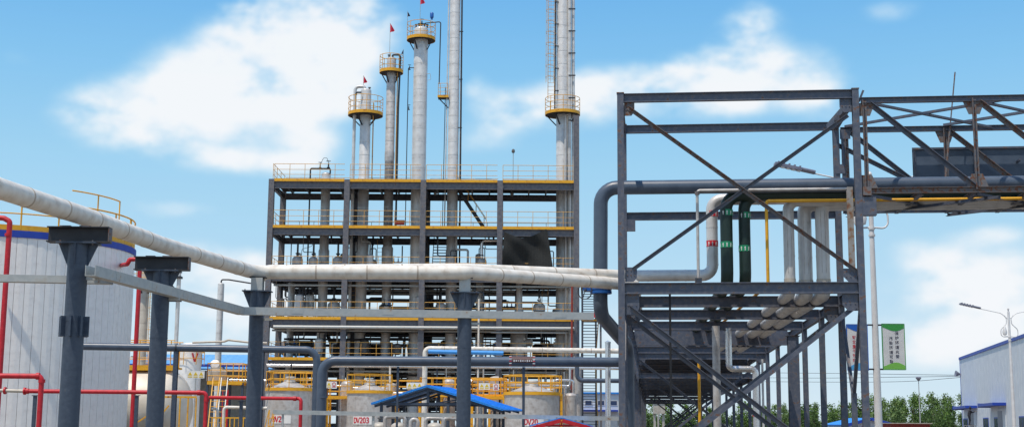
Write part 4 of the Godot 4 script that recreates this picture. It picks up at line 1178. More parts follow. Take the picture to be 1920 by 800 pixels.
func make_fire_main():
	var X := Vector3.RIGHT
	var Y := Vector3.UP
	fire_pipe("red fire riser climbing the white tank at the left edge of the picture", [Vector3(-23.878, 10.803, -59.000), Vector3(-22.772, 10.690, -59.000), Vector3(-22.500, 10.547, -59.000), Vector3(-22.492, 10.427, -59.000) * Vector3(1, 0, 1)], 0.12, 0.15, [[Vector3(-22.531, 9.945, -59.000), Y]])
	fire_pipe("red fire riser with a hooked top right of the white tank", [Vector3(-19.180, 9.317, -65.000), Vector3(-18.289, 9.136, -63.000), Vector3(-18.199, 9.366, -63.000), Vector3(-17.692, 9.370, -63.000), Vector3(-17.692, 9.370, -63.000) * Vector3(1, 0, 1)], 0.105, 0.14, [])
	var t: Node3D = fire_pipe("long red fire pipe crossing level before the tank and turning down at the yellow ladders", [Vector3(-19.879, 2.941, -55.000), Vector3(-12.464, 2.927, -55.000), Vector3(-12.464, 2.927, -55.000) * Vector3(1, 0, 1)], 0.085, 0.16, [[Vector3(-19.792, 2.941, -55.000), X], [Vector3(-12.770, 2.925, -55.000), X], [Vector3(-12.451, 2.625, -55.000), Y]])
	part("pale_spool", Shape.new().tube([Vector3(-21.538, 2.972, -55.000), Vector3(-19.879, 2.941, -55.000)], 0.07, 12), M.vessel_beige, t)
	flange(t, Vector3(-20.709, 2.957, -55.000), X, 0.15, M.red_paint)
	flange(t, Vector3(-19.901, 2.941, -55.000), X, 0.15, M.red_paint)
	fire_pipe("red fire pipe crossing level and turning down before the leftmost labelled tank", [Vector3(-12.549, 2.753, -56.000), Vector3(-8.420, 2.698, -54.000), Vector3(-8.420, 2.698, -54.000) * Vector3(1, 0, 1)], 0.072, 0.14, [[Vector3(-8.677, 2.696, -54.000), X]])
	fire_pipe("red fire pipe with a flanged elbow at the lower left corner", [Vector3(-19.404, 3.317, -48.000), Vector3(-16.792, 3.316, -48.000), Vector3(-16.792, 3.316, -48.000) * Vector3(1, 0, 1)], 0.095, 0.16, [[Vector3(-16.926, 3.315, -48.000), X], [Vector3(-16.782, 3.146, -48.000), Y]])
	for p in [[Vector3(-19.458, 2.836, -55.000), "grey prop under the pale spool of the fire pipe"], [Vector3(-15.296, 2.864, -55.000), "grey prop under the fire pipe right of the white tank"], [Vector3(-11.115, 2.665, -55.500), "grey prop under the fire pipe left of the labelled tanks"]]:
		t = thing("pipe_prop", p[1], "pipe support", "", p[0] * Vector3(1, 0, 1))
		part("prop", Shape.new().bar(Vector3.ZERO, Vector3(0, p[0].y - 0.08, 0), 0.13, 0.13), M.column_paint, t)
		part("saddle", Shape.new().box(Vector3(0, p[0].y - 0.07, 0), Vector3(0.22, 0.03, 0.2)), M.column_paint, t)

# ---------------------------------------------------------------- the grey mains
func make_mains():
	pipe("main_pipe", "slate grey main crossing level at left and dropping behind the taller main", [Vector3(-19.328, 5.062, -60.000), Vector3(-8.707, 4.969, -60.000), Vector3(-8.707, 4.969, -60.000) * Vector3(1, 0, 1)], 0.165, M.pipe_grey, 0.5, "", 18)
	var t := pipe("main_pipe", "slate grey main rising from the ground and running right to the rack", [Vector3(-7.750, 4.262, -55.000) * Vector3(1, 0, 1), Vector3(-7.750, 4.262, -55.000), Vector3(4.771, 4.284, -55.000), Vector3(4.771, 4.284, -55.000) + Vector3(4.2, 0, -40)], 0.2, M.pipe_grey, 0.55, "", 20)
	part("weld_collar", Shape.new().tube([Vector3(-7.708, 2.831, -55.000), Vector3(-7.705, 2.744, -55.000)], 0.215, 20), M.pipe_grey, t)
	part("print_band", Shape.new().tube([Vector3(0.042, 4.295, -55.000), Vector3(0.918, 4.290, -55.000)], 0.203, 20), M.band_brown, t)
	for s in [[958.0, 0], [1001.0, 1]]:
		var c: Vector3 = [Vector3(-0.023, 4.294, -55.000), Vector3(0.940, 4.290, -55.000)][s[1]]
		for k in 7:
			var a := PI * (k + 0.5) / 7.0 - PI / 2
			part("stripe", Shape.new().box(c + Vector3(0, sin(a) * 0.207, cos(a) * 0.207), Vector3(0.1, 0.035, 0.02)), M.print_white if k % 2 == 0 else M.print_red, t)
	for k in 10:
		part("print_mark", Shape.new().box(Vector3(0.129, 4.307, -54.790) + Vector3(0.09 * k, 0.0, 0.0), Vector3(0.05, 0.08 - 0.02 * (k % 3), 0.012)), M.banner_cloth, t)
	for p in [[Vector3(-11.195, 4.999, -60.000), 0.25, "broad grey post carrying the left main"], [Vector3(-4.638, 4.066, -55.000), 0.09, "slim dark post under the right main before the blue shed"], [Vector3(0.525, 4.080, -55.000), 0.11, "slim dark post under the lettered band of the right main"], [Vector3(-15.022, 5.020, -60.000), 0.2, "grey post carrying the left main behind the second trestle post"]]:
		t = thing("main_support", p[2], "pipe support", "", p[0] * Vector3(1, 0, 1))
		part("post", Shape.new().ibeam(Vector3.ZERO, Vector3(0, p[0].y - (0.15 if p[1] > 0.15 else 0.02), 0), p[1], p[1]), M.column_paint, t)
		part("foot", Shape.new().box(Vector3(0, 0.01, 0), Vector3(p[1] * 2, 0.02, p[1] * 2)), M.column_paint, t)
		if p[1] > 0.15:
			part("strap", Shape.new().tube([Vector3(-0.04, p[0].y, 0), Vector3(0.04, p[0].y, 0)], 0.18, 18), M.dark_steel, t)
	t = pipe("steam_pipe", "bright white steam pipe elbowing down above the blue shed", [Vector3(-5.277, 6.735, -82.000) * Vector3(1, 0, 1), Vector3(-5.269, 6.312, -82.000), Vector3(6.758, 6.233, -82.000)], 0.155, M.white_wrap, 0.3, "", 18, 3.0)
	pipe("added_blue_pipe", "added blue pipe standing in for the blue tint under the white steam pipe", [Vector3(-5.064, 6.112, -81.900), Vector3(-0.462, 6.047, -81.900)], 0.13, M.blue_tint)  # no real line: added to tint the white pipe's lower half blue
	t = pipe("vertical_pipe", "tall silver pipe with a red collar left of the rack's front post", [Vector3(4.777, 4.246, -66.000) * Vector3(1, 0, 1), Vector3(4.783, 5.737, -66.000)], 0.135, M.bright_cladding, 0, "", 18, 1.4)
	part("red_collar", Shape.new().tube([Vector3(4.767, 2.094, -66.000), Vector3(4.767, 2.016, -66.000)], 0.142, 18), M.print_red, t)
	part("cap", Shape.new().lathe([Vector2(0.15, 0), Vector2(0.15, 0.06), Vector2(0.001, 0.14)], 16, Transform3D(Basis.IDENTITY, Vector3(4.783, 5.737, -66.000))), M.bright_cladding, t)
	pipe("elbow_pipe", "grey pipe dropping beside the stair tower and turning right", [Vector3(4.440, 6.297, -90.000), Vector3(4.439, 4.696, -90.000), Vector3(8.656, 4.689, -90.000)], 0.15, M.pipe_grey, 0.4)
	pipe("elbow_pipe", "silver pipe turning down beside the rightmost labelled tank", [Vector3(2.696, 4.482, -94.000), Vector3(4.151, 4.418, -94.000), Vector3(4.151, 5.679, -94.000)], 0.09, M.bright_cladding, 0.2)
	pipe("grey_duct", "broad pale duct standing behind the red canopy", [Vector3(4.871, 3.921, -98.000) * Vector3(1, 0, 1), Vector3(4.874, 6.706, -98.000)], 0.3, M.worn_cladding)
	pipe("red_riser", "dark red riser beside the right end column of the frame", [Vector3(4.459, 3.945, -99.200) * Vector3(1, 0, 1), Vector3(4.539, 12.040, -99.200)], 0.08, M.brick_red)
	pipe("stand_pipe", "white standing pipe left of the frame's centre before the labelled tanks", [Vector3(-8.331, 2.623, -93.000) * Vector3(1, 0, 1), Vector3(-8.398, 5.770, -93.000)], 0.07, M.white_wrap)
	pipe("stand_pipe", "thin white pipe standing right of the lone trestle post", [Vector3(-2.381, 8.456, -97.000) * Vector3(1, 0, 1), Vector3(-2.368, 10.786, -97.000)], 0.07, M.white_wrap)

# ---------------------------------------------------------------- labelled tanks, platforms, sheds
func labelled_tank(label, c: Vector3, r: float, top: float, words_: String, text_at: Vector3, shown := true):
	var t := thing("process_tank", label, "tank", "", c)
	part("shell", Shape.new().lathe([Vector2(r, 0), Vector2(r, top), Vector2(r * 0.25, top + 0.5), Vector2(r * 0.25, top + 0.62), Vector2(0.001, top + 0.68)], 40), M.worn_cladding, t)
	part("top_ring", Shape.new().lathe([Vector2(r, top - 0.1), Vector2(r + 0.07, top - 0.1), Vector2(r + 0.07, top + 0.1), Vector2(r, top + 0.1)], 40), M.yellow_paint, t)
	var n := 22
	for k in n:                                     # upright sheets of the cladding
		var a := TAU * k / n
		var d := Vector3(sin(a), 0, cos(a))
		part("sheet_lap", Shape.new().block(d * r + Vector3(0, top / 2, 0), Vector3(d.z, 0, -d.x) * 0.025, Vector3(0, top / 2 - 0.1, 0), d * 0.006), M.worn_cladding, t)
	part("manhole", Shape.new().lathe([Vector2(0.28, 0), Vector2(0.28, 0.3), Vector2(0.34, 0.3), Vector2(0.34, 0.38), Vector2(0.001, 0.4)], 16, Transform3D(Basis.IDENTITY, Vector3(0.1, top + 0.45, 0.3))), M.white_wrap, t)
	railing(t, circle(Vector3(0, top + 0.1, 0), r + 0.02, 0, TAU, 30), 1.05, M.yellow_paint, 1.1, [1.0, 0.5], 0.026)
	if words_:
		var a0 := asin(text_at.x / r)                # the number is stencilled letter by letter round the shell
		var step := 0.215 / r
		var pl := Shape.new()
		for k in 12:
			var q := [a0 + step * (k * 0.5 - 3.5), a0 + step * (k * 0.5 - 3.0)]
			var e := []
			for w in q:
				e.append(Vector3(sin(w), 0, cos(w)) * (r + 0.02))
			pl.face([e[0] + Vector3(0, text_at.y - 0.26, 0), e[1] + Vector3(0, text_at.y - 0.26, 0), e[1] + Vector3(0, text_at.y + 0.26, 0), e[0] + Vector3(0, text_at.y + 0.26, 0)], e[0])
		part("number_plate", pl, M.print_white, t)
		for k in words_.length():
			var w := a0 + step * (k - 2.75)
			var o := text("numeral", words_[k], 0.38, M.print_red, t, Vector3(sin(w) * (r + 0.03), text_at.y, cos(w) * (r + 0.03)), w, 0.012)
			o.scale = Vector3(0.78, 1, 1)
	return t

func warning_board(label, p: Vector3, n: int, marks: Array, post_h := 0.0):
	var t := thing("warning_board", label, "sign", "", p)
	var w := 0.34 * n + 0.06
	part("board", Shape.new().box(Vector3.ZERO, Vector3(w, 0.44, 0.02)), M.print_white, t)
	for k in n:
		var x := -w / 2 + 0.2 + 0.34 * k
		if marks[k] == 0:
			part("triangle", Shape.new().extrude(PackedVector2Array([Vector2(x - 0.13, -0.05), Vector2(x + 0.13, -0.05), Vector2(x, 0.17)]), Vector3(0, 0, 0.018), Vector3(0, 0, 0.008)), M.sign_yellow, t)
			part("caption", Shape.new().box(Vector3(x, -0.14, 0.012), Vector3(0.26, 0.06, 0.01)), M.sign_yellow, t)
		else:
			part("prohibition_ring", Shape.new().tube(range(17).map(func(q): return Vector3(x + 0.11 * cos(TAU * q / 16), 0.05 + 0.11 * sin(TAU * q / 16), 0.014)), 0.018, 5), M.print_red, t)
			part("caption", Shape.new().box(Vector3(x, -0.14, 0.012), Vector3(0.26, 0.06, 0.01)), M.print_red, t)
	for s in [-1, 1]:
		part("hook", Shape.new().box(Vector3(s * w * 0.4, 0.15, -0.03), Vector3(0.04, 0.1, 0.05)), M.yellow_paint, t)
	if post_h > 0:
		part("post", Shape.new().bar(Vector3(0, -post_h, -0.04), Vector3(0, 0, -0.04), 0.06, 0.06), M.galvanised, t)
	return t

func gantry(label, a: Vector3, w: float, d: float, y: float, bays: int, m_leg = null):   # a yellow service platform on legs
	var t := thing("service_gantry", label, "platform", "", a)
	part("floor_plate", Shape.new().slab(Vector3(0, y - 0.08, 0), Vector3(w, y, -d)), M.yellow_paint, t)
	for z in [0.0, -d]:
		part("edge_beam", Shape.new().channel(Vector3(0, y - 0.12, z + 0.03), Vector3(w, y - 0.12, z + 0.03), 0.06, 0.2), M.yellow_paint, t)
		for k in bays + 1:
			part("leg", Shape.new().ibeam(Vector3(w * k / bays, 0, z - 0.08 if z == 0.0 else z + 0.1), Vector3(w * k / bays, y - 0.1, z - 0.08 if z == 0.0 else z + 0.1), 0.14, 0.14), M.yellow_paint if m_leg == null else m_leg, t)
		railing(t, [Vector3(0, y, z), Vector3(w, y, z)], 1.1, M.yellow_paint, 0.8, [1.0, 0.62, 0.3], 0.032)
	for x in [0.0, w]:
		railing(t, [Vector3(x, y, 0), Vector3(x, y, -d)], 1.1, M.yellow_paint, 0.9, [1.0, 0.62, 0.3], 0.032)
	return t

func make_tanks():
	var a: Vector3 = Vector3(-14.498, 1.496, -88.000)
	var b: Vector3 = Vector3(-9.462, 1.529, -90.000)
	var c: Vector3 = Vector3(1.352, 1.608, -86.000)
	var g0 := Vector3(1, 0, 1)
	labelled_tank("grey clad tank, leftmost of the labelled tanks, behind a red fire pipe", a * g0, 1.514, 3.908, "DV2", Vector3(-0.15, 1.976, 1.56))
	labelled_tank("grey clad tank with red number left of the blue shed", b * g0, 1.476, 3.819, "DV203", Vector3(-0.2, 1.949, 1.52))
	labelled_tank("large grey clad tank with red number behind the red canopy", c * g0, 1.754, 3.696, "DV20", Vector3(0.2, 1.912, 1.8))
	gantry("yellow service platform with railings behind the leftmost labelled tank", Vector3(-16.790, 1.475, -93.000) * g0, 3.6, 1.5, 4.107, 3)
	gantry("long yellow service platform between the labelled tanks", Vector3(-12.746, 1.502, -93.500) * g0, 6.4, 1.6, 3.634, 4)
	gantry("yellow service platform behind the blue shed's ridge", Vector3(-6.302, 1.547, -93.200) * g0, 6.0, 1.6, 3.820, 4)
	gantry("yellow service platform right of the lone trestle post", Vector3(-2.660, 1.574, -92.000) * g0, 2.4, 1.4, 3.666, 2)
	gantry("yellow service platform round the rightmost labelled tank", Vector3(-0.472, 1.590, -90.500) * g0, 3.9, 1.5, 3.905, 3)
	warning_board("white board with warning triangle and red ring by the tall main's drop", Vector3(-12.268, 4.349, -91.800), 2, [0, 1])
	warning_board("white board with three yellow triangles above the blue shed's left slope", Vector3(-6.563, 4.308, -91.500), 3, [0, 0, 0])
	warning_board("white board with two yellow triangles right of the lone trestle post", Vector3(-1.784, 4.274, -90.400), 2, [0, 0])
	warning_board("narrow white board with a red ring near the rightmost labelled tank", Vector3(-0.995, 4.244, -90.400), 1, [1])
	# short upright drums and lines between the platforms
	for q in [[Vector3(-11.528, 4.487, -95.000), 0.5, "pale upright drum behind the platform between the labelled tanks"], [Vector3(-8.473, 4.434, -95.000), 0.36, "pale upright drum right of the numbered tank"], [Vector3(4.099, 3.709, -92.000), 0.42, "silver upright drum beside the stair tower"], [Vector3(-4.390, 4.703, -95.500), 0.45, "pale upright drum behind the blue shed's ridge"], [Vector3(-1.060, 4.893, -96.000), 0.55, "grey upright drum behind the yellow platform at centre right"]]:
		var t := thing("upright_drum", q[2], "drum", "", q[0] * g0)
		part("shell", Shape.new().lathe([Vector2(q[1], 0), Vector2(q[1], q[0].y)] + dome(q[1], q[0].y, q[1] * 0.5), 20), M.worn_cladding, t)
		nozzle(t, Vector3(0, q[0].y + q[1] * 0.42, 0))
	var ns := 0
	for q in [[Vector3(-13.628, 4.427, -96.000), Vector3(-11.341, 4.368, -96.000), 0.08], [Vector3(-11.948, 4.217, -94.800), Vector3(-8.714, 4.202, -94.800), 0.09], [Vector3(-9.684, 3.860, -94.800), Vector3(-5.925, 3.849, -94.800), 0.12], [Vector3(-17.258, 4.448, -95.000), Vector3(-14.241, 4.431, -95.000), 0.08], [Vector3(3.068, 4.855, -94.000), Vector3(4.375, 4.827, -94.000), 0.09], [Vector3(-2.966, 4.804, -96.000), Vector3(0.084, 4.787, -96.000), 0.12], [Vector3(-0.673, 4.506, -95.600), Vector3(3.880, 4.462, -95.600), 0.14]]:
		ns += 1
		pipe("service_pipe", "short bright pipe among the yellow platforms " + ["left of the numbered tank", "behind the numbered tank", "above the blue shed", "behind the leftmost tank", "right of the red riser", "right of the lone trestle post", "behind the rightmost tank"][ns - 1], [q[0] * g0, q[0], q[1], q[1] * g0], q[2], M.bright_cladding, 0.2, "bright pipes among the yellow platforms", 10)
	var g := RandomNumberGenerator.new()
	g.seed = 5
	var stems := []
	for k in 26:
		stems.append(g.randf_range(-17.096, 3.855))
	stems.sort()
	for k in 26:                                    # instrument stems and vents
		var p := Vector3(stems[k], 0, -g.randf_range(94.8, 97.5))
		pipe("vent_stem", "thin vent stem among the yellow platforms, %s from the left" % nth(k), [p, p + Vector3(0, g.randf_range(4.4, 6.0), 0)], g.randf_range(0.03, 0.07), [M.dark_steel, M.galvanised, M.column_paint][k % 3], 0, "thin stems among the platforms", 7)

	# the blue roofed shed
	var pk: Vector3 = Vector3(-4.006, 3.503, -64.000)
	var sh := thing("blue_shed", "open shed with a bright blue gabled sheet roof on dark posts", "shed", "", pk * g0, -0.24)
	var rise: float = pk.y
	var hl: float = 2.790
	var hr: float = 3.738
	var el: float = 2.655
	var er: float = 2.402
	var deep := 4.0
	part("roof_sheet", Shape.new().bar(Vector3(-hl / 2, (rise + el) / 2, 0), Vector3(-hl / 2, (rise + el) / 2, -deep), sqrt(hl * hl + pow(rise - el, 2)), 0.06, Vector3(-(rise - el), hl, 0).normalized()), M.blue_roof, sh)
	part("roof_sheet", Shape.new().bar(Vector3(hr / 2, (rise + er) / 2, 0), Vector3(hr / 2, (rise + er) / 2, -deep), sqrt(hr * hr + pow(rise - er, 2)), 0.06, Vector3(rise - er, hr, 0).normalized()), M.blue_roof, sh)
	for k in 12:                                    # ribs of the sheets
		var z := -0.02 - deep * k / 11.0 * 0.99
		part("roof_rib", Shape.new().bar(Vector3(0, rise + 0.05, z), Vector3(-hl, el + 0.05, z), 0.05, 0.04), M.blue_roof, sh)
		part("roof_rib", Shape.new().bar(Vector3(0, rise + 0.05, z), Vector3(hr, er + 0.05, z), 0.05, 0.04), M.blue_roof, sh)
	for z in [-0.25, -deep / 2, -deep + 0.25]:
		part("tie_beam", Shape.new().bar(Vector3(-hl + 0.4, el + 0.02, z), Vector3(hr * (rise - el - 0.22) / (rise - er), el + 0.02, z), 0.1, 0.12), M.column_paint, sh)
		part("king_post", Shape.new().bar(Vector3(0, el, z), Vector3(0, rise - 0.1, z), 0.12, 0.1), M.column_paint, sh)
		part("rafter", Shape.new().bar(Vector3(0, rise - 0.14, z), Vector3(-hl + 0.1, el - 0.1, z), 0.08, 0.1), M.column_paint, sh)
		part("rafter", Shape.new().bar(Vector3(0, rise - 0.14, z), Vector3(hr - 0.1, er - 0.08, z), 0.08, 0.1), M.column_paint, sh)
		for x in [-hl + 0.45, 1.0, hr - 0.9]:
			part("post", Shape.new().bar(Vector3(x, 0, z), Vector3(x, minf(el, lerpf(rise, er, x / hr) - 0.1), z), 0.12, 0.12), M.column_paint, sh)
		part("web", Shape.new().bar(Vector3(0, el, z), Vector3(hr * 0.45, lerpf(rise, er, 0.45) - 0.1, z), 0.06, 0.06), M.column_paint, sh)
	# U pipes under the shed
	var i := 0
	for u in [Vector3(-5.397, 2.025, -58.000), Vector3(-4.264, 1.918, -57.600), Vector3(-3.628, 1.967, -57.600), Vector3(-2.873, 1.974, -58.000)]:
		var w: float = [0.85, 0.3, 0.75, 0.62][i]
		pipe("u_pipe", ["wide silver U pipe at the left under the blue shed", "narrow silver U pipe, second under the blue shed", "silver U pipe, third under the blue shed", "silver U pipe at the right under the blue shed"][i], [u * g0, u, u + Vector3(w, 0, 0), u * g0 + Vector3(w, 0, 0)], 0.085, M.worn_cladding, 0.14, "", 12)
		i += 1
	for q in [[Vector3(-5.761, 1.985, -59.400), "first"], [Vector3(-4.932, 1.991, -59.600), "second"], [Vector3(-3.342, 2.001, -59.400), "third"]]:
		var t := thing("filter_drum", "beige upright drum, %s from the left under the blue shed" % q[1], "drum", "", q[0] * g0)
		part("shell", Shape.new().lathe([Vector2(0.36, 0), Vector2(0.36, 1.6)] + dome(0.36, 1.6, 0.2), 18), M.vessel_beige, t)
		nozzle(t, Vector3(0, 1.75, 0))
	# the red canopy
	pk = Vector3(1.892, 1.986, -50.000)
	var cp := thing("red_canopy", "small dark red gabled canopy with blue roof edges near the rack's left post", "canopy", "", pk * g0)
	var hw: float = 1.160
	var ey: float = 1.686
	for s in [-1.0, 1.0]:
		part("roof_sheet", Shape.new().bar(Vector3(s * hw / 2, (pk.y + ey) / 2, 0), Vector3(s * hw / 2, (pk.y + ey) / 2, -3.0), sqrt(hw * hw + pow(pk.y - ey, 2)), 0.035, Vector3(s * (pk.y - ey), hw, 0).normalized()), M.blue_roof, cp)
		part("barge_board", Shape.new().bar(Vector3(s * 0.02, pk.y - 0.1, 0.05), Vector3(s * hw, ey - 0.1, 0.05), 0.05, 0.14), M.red_paint, cp)
		for z in [-0.1, -2.9]:
			part("post", Shape.new().bar(Vector3(s * hw * 0.72, 0, z), Vector3(s * hw * 0.72, lerpf(pk.y, ey, 0.72) - 0.06, z), 0.08, 0.08), M.red_paint, cp)
	part("tie", Shape.new().bar(Vector3(-hw * 0.8, ey + 0.02, 0), Vector3(hw * 0.8, ey + 0.02, 0), 0.05, 0.07), M.red_paint, cp)
	part("king_post", Shape.new().bar(Vector3(0, ey, 0), Vector3(0, pk.y - 0.12, 0), 0.05, 0.06), M.red_paint, cp)

# ---------------------------------------------------------------- the yard at the left, behind the trestle
func make_left_yard():
	var g0 := Vector3(1, 0, 1)
	var e: Vector3 = Vector3(-19.889, 3.149, -78.000)
	var r: float = 4.768 / 2 - 0.2
	var t := thing("bullet_tank", "big beige horizontal tank with rounded end right of the white tank", "tank", "", Vector3(e.x, 0, e.z))
	var turn := Transform3D(Basis(Vector3.BACK, -PI / 2), Vector3(-9.0, r + 0.35, 0))
	part("shell", Shape.new().lathe([Vector2(0.001, -1.2), Vector2(r * 0.6, -0.9), Vector2(r, 0), Vector2(r, 9.0)] + dome(r, 9.0, 1.4, 8), 36, turn), M.tank_beige, t)
	for k in 4:
		part("girth_seam", Shape.new().tube([Vector3(-8.0 + k * 2.6, r + 0.35, 0), Vector3(-7.96 + k * 2.6, r + 0.35, 0)], r + 0.012, 36), M.tank_beige, t)
	for x in [-7.0, -1.2]:
		part("saddle", Shape.new().slab(Vector3(x - 0.3, 0, -r * 0.8), Vector3(x + 0.3, r * 0.8, r * 0.8)), M.concrete, t)
	part("top_platform", Shape.new().slab(Vector3(-6.0, 2 * r + 0.42, -1.0), Vector3(0.5, 2 * r + 0.52, 1.0)), M.yellow_paint, t)
	part("platform_edge", Shape.new().slab(Vector3(-6.0, 2 * r + 0.3, 1.0), Vector3(0.5, 2 * r + 0.6, 1.04)), M.yellow_paint, t)
	for z in [1.0, -1.0]:
		railing(t, [Vector3(-6.0, 2 * r + 0.52, z), Vector3(0.5, 2 * r + 0.52, z)], 1.5, M.yellow_paint, 0.9, [1.0, 0.66, 0.33], 0.03)
	valve(t, Vector3(-2.0, 2 * r + 0.5, 0.3), M.dark_steel, 1.4)
	valve(t, Vector3(-0.6, 2 * r + 0.5, 0.4), M.dark_steel, 1.2)
	# yellow guard frame before the bullet tank
	t = thing("guard_frame", "yellow guard frame of upright bars before the beige horizontal tank", "guard rail", "", Vector3(-16.507, 1.511, -64.000) * g0)
	var gy: float = 2.917
	part("top_bar", Shape.new().bar(Vector3(0, gy, 0), Vector3(1.55, gy, 0), 0.07, 0.09), M.yellow_paint, t)
	for k in 5:
		part("upright", Shape.new().bar(Vector3(k * 0.385, 0, 0), Vector3(k * 0.385, gy - 0.045, 0), 0.06, 0.06), M.yellow_paint, t)
	for k in 2:
		part("diagonal", Shape.new().bar(Vector3(-0.4 - k * 0.9, gy - 1.3, 0.2), Vector3(0.3 - k * 0.3, gy - 0.4, 0.2), 0.05, 0.06), M.yellow_paint, t)
	# slim columns far behind
	t = tower("thin rusty pink column with yellow caged ladder behind the red fire riser", -30.923, -112.0, 0.36, 14.477, M.vessel_beige)
	ladder(t, Vector3(0.75, 4.0, 0.2), Vector3(0.75, 14.025, 0.2), Vector3(1, 0, 0), M.rail_paint, 0.5, Vector3(0.2, 0, 1), M.yellow_paint)
	tower_platform(t, Vector3(0, 13.347, 0), 1.0, 0.36, 7, 1.1)
	t = thing("flare_mast", "thin pale mast with small brackets right of the second trestle post", "mast", "", Vector3(-24.088, 0, -96.0))
	part("mast", Shape.new().tube([Vector3.ZERO, Vector3(0, 12.668, 0)], 0.15, 12), M.cladding, t)
	part("bracket_deck", Shape.new().slab(Vector3(-0.9, 12.009, -0.3), Vector3(0.2, 12.164, 0.3)), M.dark_steel, t)
	part("bracket_deck", Shape.new().slab(Vector3(-0.9, 10.347, -0.3), Vector3(0.2, 10.502, 0.3)), M.dark_steel, t)
	part("bracket_strut", Shape.new().angle(Vector3(-0.1, 11.119, 0.1), Vector3(-0.85, 11.970, 0.1), 0.08), M.dark_steel, t)
	t = tower("slim silver column with a thin pipe from its top, left of the steel frame", -23.646, -108.0, 0.26, 12.974, M.cladding)
	run(t, "head_pipe", [Vector3(0, 12.974 - 0.05, 0), Vector3(0, 13.235, 0), Vector3(0.6, 13.235, 0), Vector3(3.0, 12.862, 0)], 0.06, M.dark_steel, 0.2, 8)
	# white tank marked V and the platform with the beige drum
	t = thing("white_vessel", "white upright vessel marked with a red letter V", "tank", "", Vector3(-22.777, 1.431, -95.000) * g0)
	part("shell", Shape.new().lathe([Vector2(0.78, 0), Vector2(0.78, 7.038)] + dome(0.78, 7.038, 0.3), 28), M.tank_white, t)
	text("letter", "V", 0.6, M.print_red, t, Vector3(0.48, 6.250, 0.64), 0.6, 0.02)
	railing(t, circle(Vector3(0, 5.758, 0), 1.0, 0, TAU, 20), 0.9, M.yellow_paint, 0.9, [1.0, 0.5], 0.025)
	t = gantry("yellow service platform with the beige drum left of the third trestle post", Vector3(-19.012, 1.470, -84.000) * g0, 2.2, 1.8, 4.307, 2, M.column_paint)
	t = thing("beige_drum", "beige drum with a pale dished lid on the yellow platform", "drum", "", Vector3(-18.654, 4.337, -85.000))
	part("shell", Shape.new().lathe([Vector2(0.62, 0), Vector2(0.62, 0.6), Vector2(0.4, 0.72), Vector2(0.4, 0.85), Vector2(0.001, 0.9)], 24), M.vessel_beige, t)
	var lid := Transform3D(Basis(Vector3.RIGHT, 1.1), Vector3(-0.1, 1.05, 0.2))
	part("lid", Shape.new().lathe([Vector2(0.001, -0.04), Vector2(0.3, -0.03), Vector2(0.3, 0.03), Vector2(0.001, 0.08)], 20, lid), M.worn_cladding, t)
	for q in [[Vector3(-17.593, 1.487, -78.000), Vector3(-17.977, 4.403, -81.000), "left"], [Vector3(-17.223, 1.489, -78.000), Vector3(-17.591, 4.406, -81.000), "right"]]:
		t = thing("yellow_ladder", "sloping yellow ladder below the beige drum, the %s one" % q[2], "ladder")
		var lo: Vector3 = q[0] * g0
		part("stile", Shape.new().bar(lo, q[1], 0.05, 0.09), M.yellow_paint, t)
		part("stile", Shape.new().bar(lo + Vector3(0.5, 0, 0), q[1] + Vector3(0.5, 0, 0), 0.05, 0.09), M.galvanised, t)
		for k in 14:
			var p: Vector3 = lo.lerp(q[1], (k + 0.5) / 14.0)
			stick("rung", p, p + Vector3(0.5, 0, 0), 0.02, M.yellow_paint, t)
	warning_board("pair of yellow green triangles on a board before the vessel marked V", Vector3(-19.282, 4.623, -82.000), 3, [0, 0, 0], 3.6)
	# process skid under the blue roofed hall
	var hall := thing("blue_roofed_hall", "long low hall with a light blue roof left of the steel frame", "building", "", Vector3(-26.022, 1.373, -125.000) * g0)
	var hx: float = 10.500
	part("roof", Shape.new().bar(Vector3(-hx, 7.462, -3), Vector3(hx * 0.6, 7.462, -3), 6.8, 0.12, Vector3(0, 1, 0.25).normalized()), M.pale_blue_roof, hall)
	part("fascia", Shape.new().slab(Vector3(-hx, 6.869, 0.3), Vector3(hx * 0.6, 7.116, 0.42)), M.blue_rim, hall)
	for k in 8:
		part("post", Shape.new().bar(Vector3(-hx + 0.3 + k * 2.35, 0, 0.1), Vector3(-hx + 0.3 + k * 2.35, 6.968, 0.1), 0.22, 0.22), M.column_paint, hall)
	part("rear_wall", Shape.new().slab(Vector3(-hx, 0, -6.2), Vector3(hx * 0.6, 6.770, -6.0)), M.concrete, hall)
	for x in [-hx, hx * 0.6 - 0.2]:
		part("shading_side_wall", Shape.new().slab(Vector3(x, 0, -6.0), Vector3(x + 0.2, 6.770, -0.3)), M.concrete, hall)  # side walls added, with the deep roof, to keep the hall dark inside
	part("door", Shape.new().slab(Vector3(0.2, 0, -5.98), Vector3(1.1, 2.4, -5.9)), M.blue_valve, hall)
	t = thing("red_cabinet", "red cabinet standing in the shade left of the third trestle post", "cabinet", "", Vector3(-21.173, 1.436, -100.000) * g0)
	part("body", Shape.new().slab(Vector3(-0.24, 0, -0.3), Vector3(0.24, 4.138, 0.3)), M.red_paint, t)
	part("door", Shape.new().slab(Vector3(-0.2, 0.2, 0.3), Vector3(0.2, 4.059, 0.33)), M.red_paint, t)
	pipe("white_pipe", "white pipe elbowing down left of the third trestle post", [Vector3(-12.751, 1.541, -60.000) * g0, Vector3(-12.787, 2.409, -60.000), Vector3(-10.862, 2.375, -60.000)], 0.07, M.white_wrap, 0.15)
	pipe("white_pipe", "shorter white pipe with an elbow beside the yellow fence", [Vector3(-13.552, 2.345, -61.000), Vector3(-13.286, 2.347, -61.000), Vector3(-13.253, 1.537, -61.000) * g0], 0.06, M.white_wrap, 0.12)
